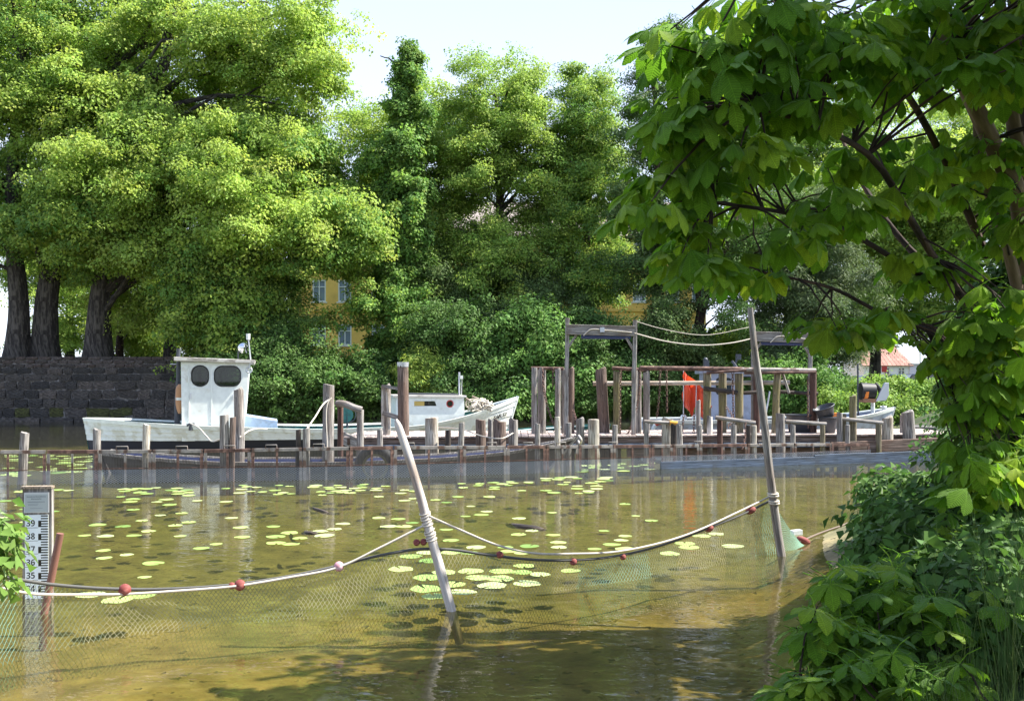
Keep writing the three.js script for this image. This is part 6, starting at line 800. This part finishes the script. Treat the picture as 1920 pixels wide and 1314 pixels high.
// leaves: list of [matrix in the thing's axes, size weight]; the largest in the picture become parts, the rest one mass per shape
function hangLeaves(g, leaves, geos, keep, r) {
  const eye = V(0, EYE, 0).sub(g.position); const score = leaves.map((m) => { const p = V().setFromMatrixPosition(m), w = p.clone().add(g.position), d = -w.z, px = 960 + F * w.x / d, py = HORIZON + F * (EYE - w.y) / d, inF = px > -20 && px < 1940 && py > -20 && py < 1330; return inF && d > 0.5 ? 1 / d : 0.01 / Math.max(1, Math.abs(d)); });
  const order = leaves.map((_, i) => i).sort((a, b) => score[b] - score[a]); const rest = geos.map(() => []);
  order.forEach((i, k) => { if (k < keep) { const o = mesh(geos[Math.floor(r() * geos.length)], chestnutMats[r() < 0.12 ? 3 : Math.floor(r() * 3)], 'leaf', g); leaves[i].decompose(o.position, o.quaternion, o.scale); } else rest[k % geos.length].push(leaves[i]); });
  rest.forEach((a, k) => { if (!a.length) return; const im = new THREE.InstancedMesh(geos[k], chestnutMats[k % 4], a.length); im.name = 'foliage'; im.userData.kind = 'stuff'; im.castShadow = im.receiveShadow = true; a.forEach((m, i) => { im.setMatrixAt(i, m); const b = 0.8 + 0.45 * r(), y = (r() - 0.4) * 0.25; im.setColorAt(i, new THREE.Color().setRGB(b * (1 + y), b, b)); }); g.add(im); });
}
{
  const r = rng(901), D = 7.4, bx = wx(1925, D), base = V(bx, ground(bx, D), -D), g = thing('chestnut_tree', 'large horse chestnut on the near right bank with overhanging leafy branches', 'tree', null, base), loc = (p) => p.clone().sub(base);
  mesh(tube(curve([V(0, -0.3, 0), V(-0.05, 0.5, 0), V(0.02, 1.4, 0.02), V(0.12, 2.6, 0), V(0.3, 4.2, -0.1), V(0.4, 6.5, -0.3)], 16), [0.42, 0.36, 0.31, 0.28, 0.27, 0.26, 0.25, 0.24, 0.23, 0.22, 0.2, 0.18, 0.16, 0.14, 0.12, 0.1, 0.08], 14, { jit: 0.14 }), BARK.brown, 'trunk', g);
  const limb = (pts, r0, r1, m = BARK.smoothBark) => { const c = curve(pts.map(loc), 16); mesh(tube(c, c.map((_, i) => lerp(r0, r1, i / 16)), 9, { jit: 0.08, seed: Math.floor(r() * 99) }), m, 'limb', g); return c; };
  const limbs = [limb([at(1925, 600, 7.2), at(1915, 380, 6.6), at(1872, 290, 6.3), at(1820, 180, 6.0), at(1785, 100, 5.8), at(1745, -20, 5.6), at(1700, -200, 5.4)], 0.075, 0.03), limb([at(1930, 700, 7.2), at(1912, 560, 6.9), at(1880, 430, 6.7), at(1845, 330, 6.5), at(1828, 200, 6.4), at(1800, 60, 6.3)], 0.05, 0.02), limb([at(1960, 420, 7), at(1905, 250, 6.6), at(1888, 100, 6.4), at(1870, -60, 6.2)], 0.06, 0.03), limb([at(1830, 580, 7.0), at(1790, 540, 6.6), at(1720, 430, 6.0), at(1640, 300, 5.4), at(1540, 240, 5.0), at(1420, 200, 4.7)], 0.034, 0.010, BARK.brown), limb([at(1840, 575, 7.0), at(1796, 555, 6.8), at(1700, 500, 6.4), at(1600, 440, 6.0), at(1480, 400, 5.5), at(1340, 380, 5.2)], 0.028, 0.009, BARK.brown), limb([at(1835, 640, 7.0), at(1760, 620, 6.8), at(1660, 590, 6.5), at(1560, 540, 6.2), at(1430, 510, 6.0)], 0.022, 0.008, BARK.brown), limb([at(1850, 480, 7.2), at(1790, 340, 6.8), at(1690, 160, 6.2), at(1560, 40, 5.6), at(1400, -40, 5.0)], 0.034, 0.012, BARK.brown), limb([at(1815, 560, 7.4), at(1700, 460, 7.6), at(1610, 330, 7.8), at(1560, 200, 8.2)], 0.032, 0.012, BARK.brown), limb([at(1930, 300, 7.4), at(1900, -60, 7.2), at(1850, -260, 6.8), at(1720, -360, 6.2)], 0.08, 0.03, BARK.brown), limb([at(1950, 300, 7.4), at(2060, -60, 6.8), at(2200, -300, 6.2), at(2330, -560, 5.8)], 0.09, 0.03, BARK.brown), limb([at(1960, 380, 7.3), at(2100, 60, 6.4), at(2380, -160, 5.2), at(2700, -420, 4.6), at(2950, -330, 3.9)], 0.09, 0.03, BARK.brown)];
  // twig ends in the leafy regions: column, row, distance, half width, half height, half depth, count
  const regions = [[1300, 130, 4.9, 70, 110, 0.5, 22], [1420, 90, 5.0, 120, 100, 0.7, 28], [1260, 330, 5.0, 50, 130, 0.5, 22], [1320, 450, 5.3, 50, 70, 0.5, 13], [1390, 270, 5.2, 100, 100, 0.7, 24], [1480, 400, 5.6, 90, 60, 0.7, 11], [1560, 130, 5.4, 130, 120, 0.9, 34], [1700, 80, 5.8, 130, 100, 1.0, 34], [1600, 330, 6.0, 110, 80, 0.9, 13], [1850, 70, 5.9, 120, 100, 0.9, 34], [1740, 300, 6.4, 90, 90, 0.8, 12], [1860, 330, 6.6, 80, 150, 0.5, 24], [1440, 500, 6.0, 80, 40, 0.5, 6], [1570, 600, 6.2, 50, 34, 0.5, 7], [1660, 610, 6.4, 50, 34, 0.5, 5], [1740, 480, 6.6, 60, 60, 0.6, 6], [1815, 680, 6.3, 45, 50, 0.4, 14], [1870, 640, 6.1, 60, 110, 0.4, 36], [1850, 800, 6.2, 60, 90, 0.4, 24], [1825, 870, 5.9, 50, 55, 0.4, 14], [1890, 880, 6.2, 60, 60, 0.4, 14],
    [1850, -150, 6.2, 200, 110, 1.1, 30], [2080, 60, 6.4, 120, 200, 1.0, 30], [2150, -280, 5.8, 200, 160, 1.0, 100], [2330, -560, 5.8, 240, 180, 1.1, 100], [2700, -420, 4.6, 360, 200, 0.8, 70], [2450, -160, 4.9, 260, 180, 0.7, 54], [2950, -300, 3.8, 300, 200, 0.6, 34], [1920, -400, 4.3, 220, 110, 0.6, 110], [2150, -520, 3.4, 260, 150, 0.5, 70], [2060, -60, 5.4, 110, 160, 0.7, 50]];
  const leaves = [], twigs = [], all = limbs.flat();
  for (const [px, py, d, rx, ry, rz, n0] of regions) for (let i = 0, n = Math.round(n0 * 0.62); i < n; i++) {
    const a = r() * 6.283, q = Math.sqrt(r()), p = loc(at(px + Math.cos(a) * q * rx, py + Math.sin(a) * q * ry, d + (r() - 0.5) * 2 * rz)); let best = all[0], bd = 1e9; for (const l of all) { const e = l.distanceTo(p) + (l.y > p.y ? 0.15 : 0); if (e < bd) { bd = e; best = l; } }
    if (bd < 1.3) twigs.push(branch(best, p, 0.010, 0.004, r, 4, 4, 0.08));
    const out = p.clone().sub(best); const h0 = Math.atan2(out.x, out.z), k = 4 + Math.floor(r() * 4);
    for (let j = 0; j < k; j++) { const hd = h0 + (j / k - 0.4) * 5.2 + (r() - 0.5) * 0.7, lp = p.clone().add(V(Math.sin(hd) * (0.10 + r() * 0.06), (r() - 0.6) * 0.10, Math.cos(hd) * (0.10 + r() * 0.06))); leaves.push(leafMatrix(lp, hd, -0.55 + r() * 1.15, (r() - 0.5) * 1.0, 0.55 + r() * 0.6)); }
  }
  mesh(merge(twigs), BARK.brown, 'twigs', g).userData.kind = 'stuff';
  hangLeaves(g, leaves, leafDroop, 296, r);
}
// saplings and undergrowth on the near bank
function sapling(label, seed, regions, keep, sc = 1) {
  const r = rng(seed), [px, py, d] = regions[0], c = at(px, py, d), base = V(c.x + 0.2, 0, c.z); base.y = ground(base.x, -base.z); const g = thing('chestnut_sapling', label, 'sapling', 'young chestnut shoots on the near bank', base), leaves = [], stems = [];
  for (const [qx, qy, qd, rx, ry, rz, n] of regions) for (let i = 0; i < n; i++) { const a = r() * 6.283, q = Math.sqrt(r()), p = at(qx + Math.cos(a) * q * rx, qy + Math.sin(a) * q * ry, qd + (r() - 0.5) * 2 * rz); p.y = Math.max(p.y, ground(p.x, -p.z) + 0.08); p.sub(base); if (i % 3 === 0) { const f = V(p.x + (r() - 0.3) * 0.5, 0, p.z + (r() - 0.5) * 0.4); f.y = Math.min(p.y - 0.1, ground(f.x + base.x, -f.z - base.z) - base.y - 0.03); stems.push(branch(f, p, 0.008, 0.004, r, 4, 4, 0.05)); } const hd = r() * 6.283; leaves.push(leafMatrix(p, hd, 0.05 + (r() - 0.3) * 0.5, (r() - 0.5) * 0.5, (0.75 + r() * 0.4) * sc)); }
  mesh(merge(stems), BARK.brown, 'stems', g).userData.kind = 'stuff'; hangLeaves(g, leaves, leafFlat, keep, r); return g;
}
sapling('young chestnut shoot spreading broad leaves over the water at the lower right', 911, [[1560, 1190, 4.6, 70, 60, 0.35, 46], [1640, 1100, 4.9, 90, 60, 0.4, 56], [1580, 1100, 5.1, 50, 40, 0.3, 22], [1720, 1180, 4.6, 90, 80, 0.4, 56], [1830, 1170, 4.7, 70, 90, 0.4, 40]], 170, 0.95);
sapling('young chestnut shoot at the bottom edge of the picture', 912, [[1520, 1290, 4.3, 60, 30, 0.3, 26], [1640, 1270, 4.3, 100, 50, 0.35, 56], [1760, 1280, 4.2, 80, 50, 0.3, 40]], 110, 0.9);
sapling('young chestnut shoot on the bank crest below the trunk', 913, [[1740, 1050, 5.6, 90, 40, 0.4, 40], [1820, 990, 6, 60, 40, 0.4, 22], [1700, 1000, 6.4, 60, 30, 0.3, 14]], 60, 0.85);
// small-leaved plants, grass
{
  const small = [0, 1].map((k) => leafClump(260 + k, 22, 0.17, 0.075, 0.055, 0.7)), m2 = leafMat(0.075, 0.165, 0.026, 0.42, 0.12);
  const low = (label, seed, lobes, puffs, per, size, m = m2, stem = 0.012, shift) => bush({ stem, shift, name: 'low_shrub', label, group: 'undergrowth on the near bank', seed, lobes, puffs, per, leaf: small[seed % 2], mat: m, size, hole: 0.2 });
  low('low leafy shrub leaning over the water beside the arching hose', 921, [[1700, 935, 8.4, 34, 34, 0.4], [1740, 960, 7.8, 40, 36, 0.4]], 46, 9, 0.16);
  low('low leafy undergrowth on the bank slope above the broad chestnut leaves', 922, [[1760, 1000, 6.6, 80, 36, 0.5], [1840, 1040, 6, 80, 46, 0.5], [1690, 1040, 6.2, 50, 26, 0.3]], 90, 10, 0.18);
  low('leafy undergrowth at the lower right corner behind the grass', 923, [[1800, 1140, 5, 90, 70, 0.5], [1880, 1080, 5.4, 60, 60, 0.5], [1880, 1230, 4.6, 60, 80, 0.4]], 90, 10, 0.17);
  low('ivy and shoots wrapped round the foot of the chestnut trunk', 924, [[1890, 760, 7.0, 50, 120, 0.4], [1880, 920, 6.8, 60, 60, 0.4], [1905, 600, 7.2, 40, 110, 0.4]], 110, 10, 0.2, LEAF.ivy);
  low('thicket on the right bank beyond the chestnut trunk', 925, [[1895, 840, 13, 45, 45, 0.8], [1930, 760, 14, 50, 80, 0.8]], 100, 14, 0.4);
  low('bright sunlit sprig of leaves at the left picture edge before the gauge', 926, [[-40, 1045, 5.3, 16, 40, 0.1], [-22, 1020, 5.3, 12, 18, 0.05], [-40, 1070, 5.2, 24, 60, 0.2]], 15, 1.2, 0.03, leafMat(0.15, 0.25, 0.04, 0.45), 0.004, -0.5);
  // grass tufts
  const blade = (seed) => { const r = rng(seed), pos = [], idx = []; for (let k = 0; k < 9; k++) { const a = r() * 6.283, h = 0.35 + r() * 0.5, w = 0.0045, lean = 0.05 + r() * 0.22, x = (r() - 0.5) * 0.12, z = (r() - 0.5) * 0.12, b = pos.length / 3; for (let i = 0; i <= 4; i++) { const t = i / 4, o = lean * t * t, ww = w * (1 - t * 0.85); pos.push(x + Math.cos(a) * o - Math.sin(a) * ww, h * t, z + Math.sin(a) * o + Math.cos(a) * ww, x + Math.cos(a) * o + Math.sin(a) * ww, h * t, z + Math.sin(a) * o - Math.cos(a) * ww); if (i) { const q = b + i * 2; idx.push(q - 2, q, q - 1, q - 1, q, q + 1); } } } return fromArrays(pos, idx); };
  const r = rng(931), gm = leafMat(0.075, 0.135, 0.030, 0.3, 0.2);
  const grass = (name, label, n, place, s0, s1) => { const im = new THREE.InstancedMesh(blade(41), gm, n); im.name = name; im.castShadow = im.receiveShadow = true; tag(im, label, 'grass', null, 'stuff'); for (let i = 0; i < n; i++) { const [x, z] = place(), s = lerp(s0, s1, r()); im.setMatrixAt(i, leafMatrix(V(x, ground(x, -z) - 0.02, z), r() * 6.28, (r() - 0.5) * 0.25, (r() - 0.5) * 0.25, s)); const b = 0.8 + r() * 0.5; im.setColorAt(i, new THREE.Color().setRGB(b * (1 + (r() - 0.3) * 0.3), b, b * 0.9)); } scene.add(im); };
  grass('tall_grass', 'tall thin grass at the lower right corner of the bank', 90, () => { const d = lerp(4.0, 5.4, r()); return [wx(lerp(1720, 1990, Math.pow(r(), 0.6)), d), -d]; }, 0.55, 0.9);
  grass('bank_grass', 'short rough grass over the near right bank', 3200, () => { const d = lerp(3.2, 24, Math.pow(r(), 1.5)), x = shoreRight(d) + 0.25 + Math.pow(r(), 1.6) * 6; return [x, -d]; }, 0.25, 0.6);
  grass('far_grass', 'rough grass on the far bank', 6000, () => { const x = lerp(-9.5, 22, r()), d = farShore(x) + 0.2 + r() * 8; return [x, -d]; }, 0.4, 0.9);
}
renderer.render(scene, camera);
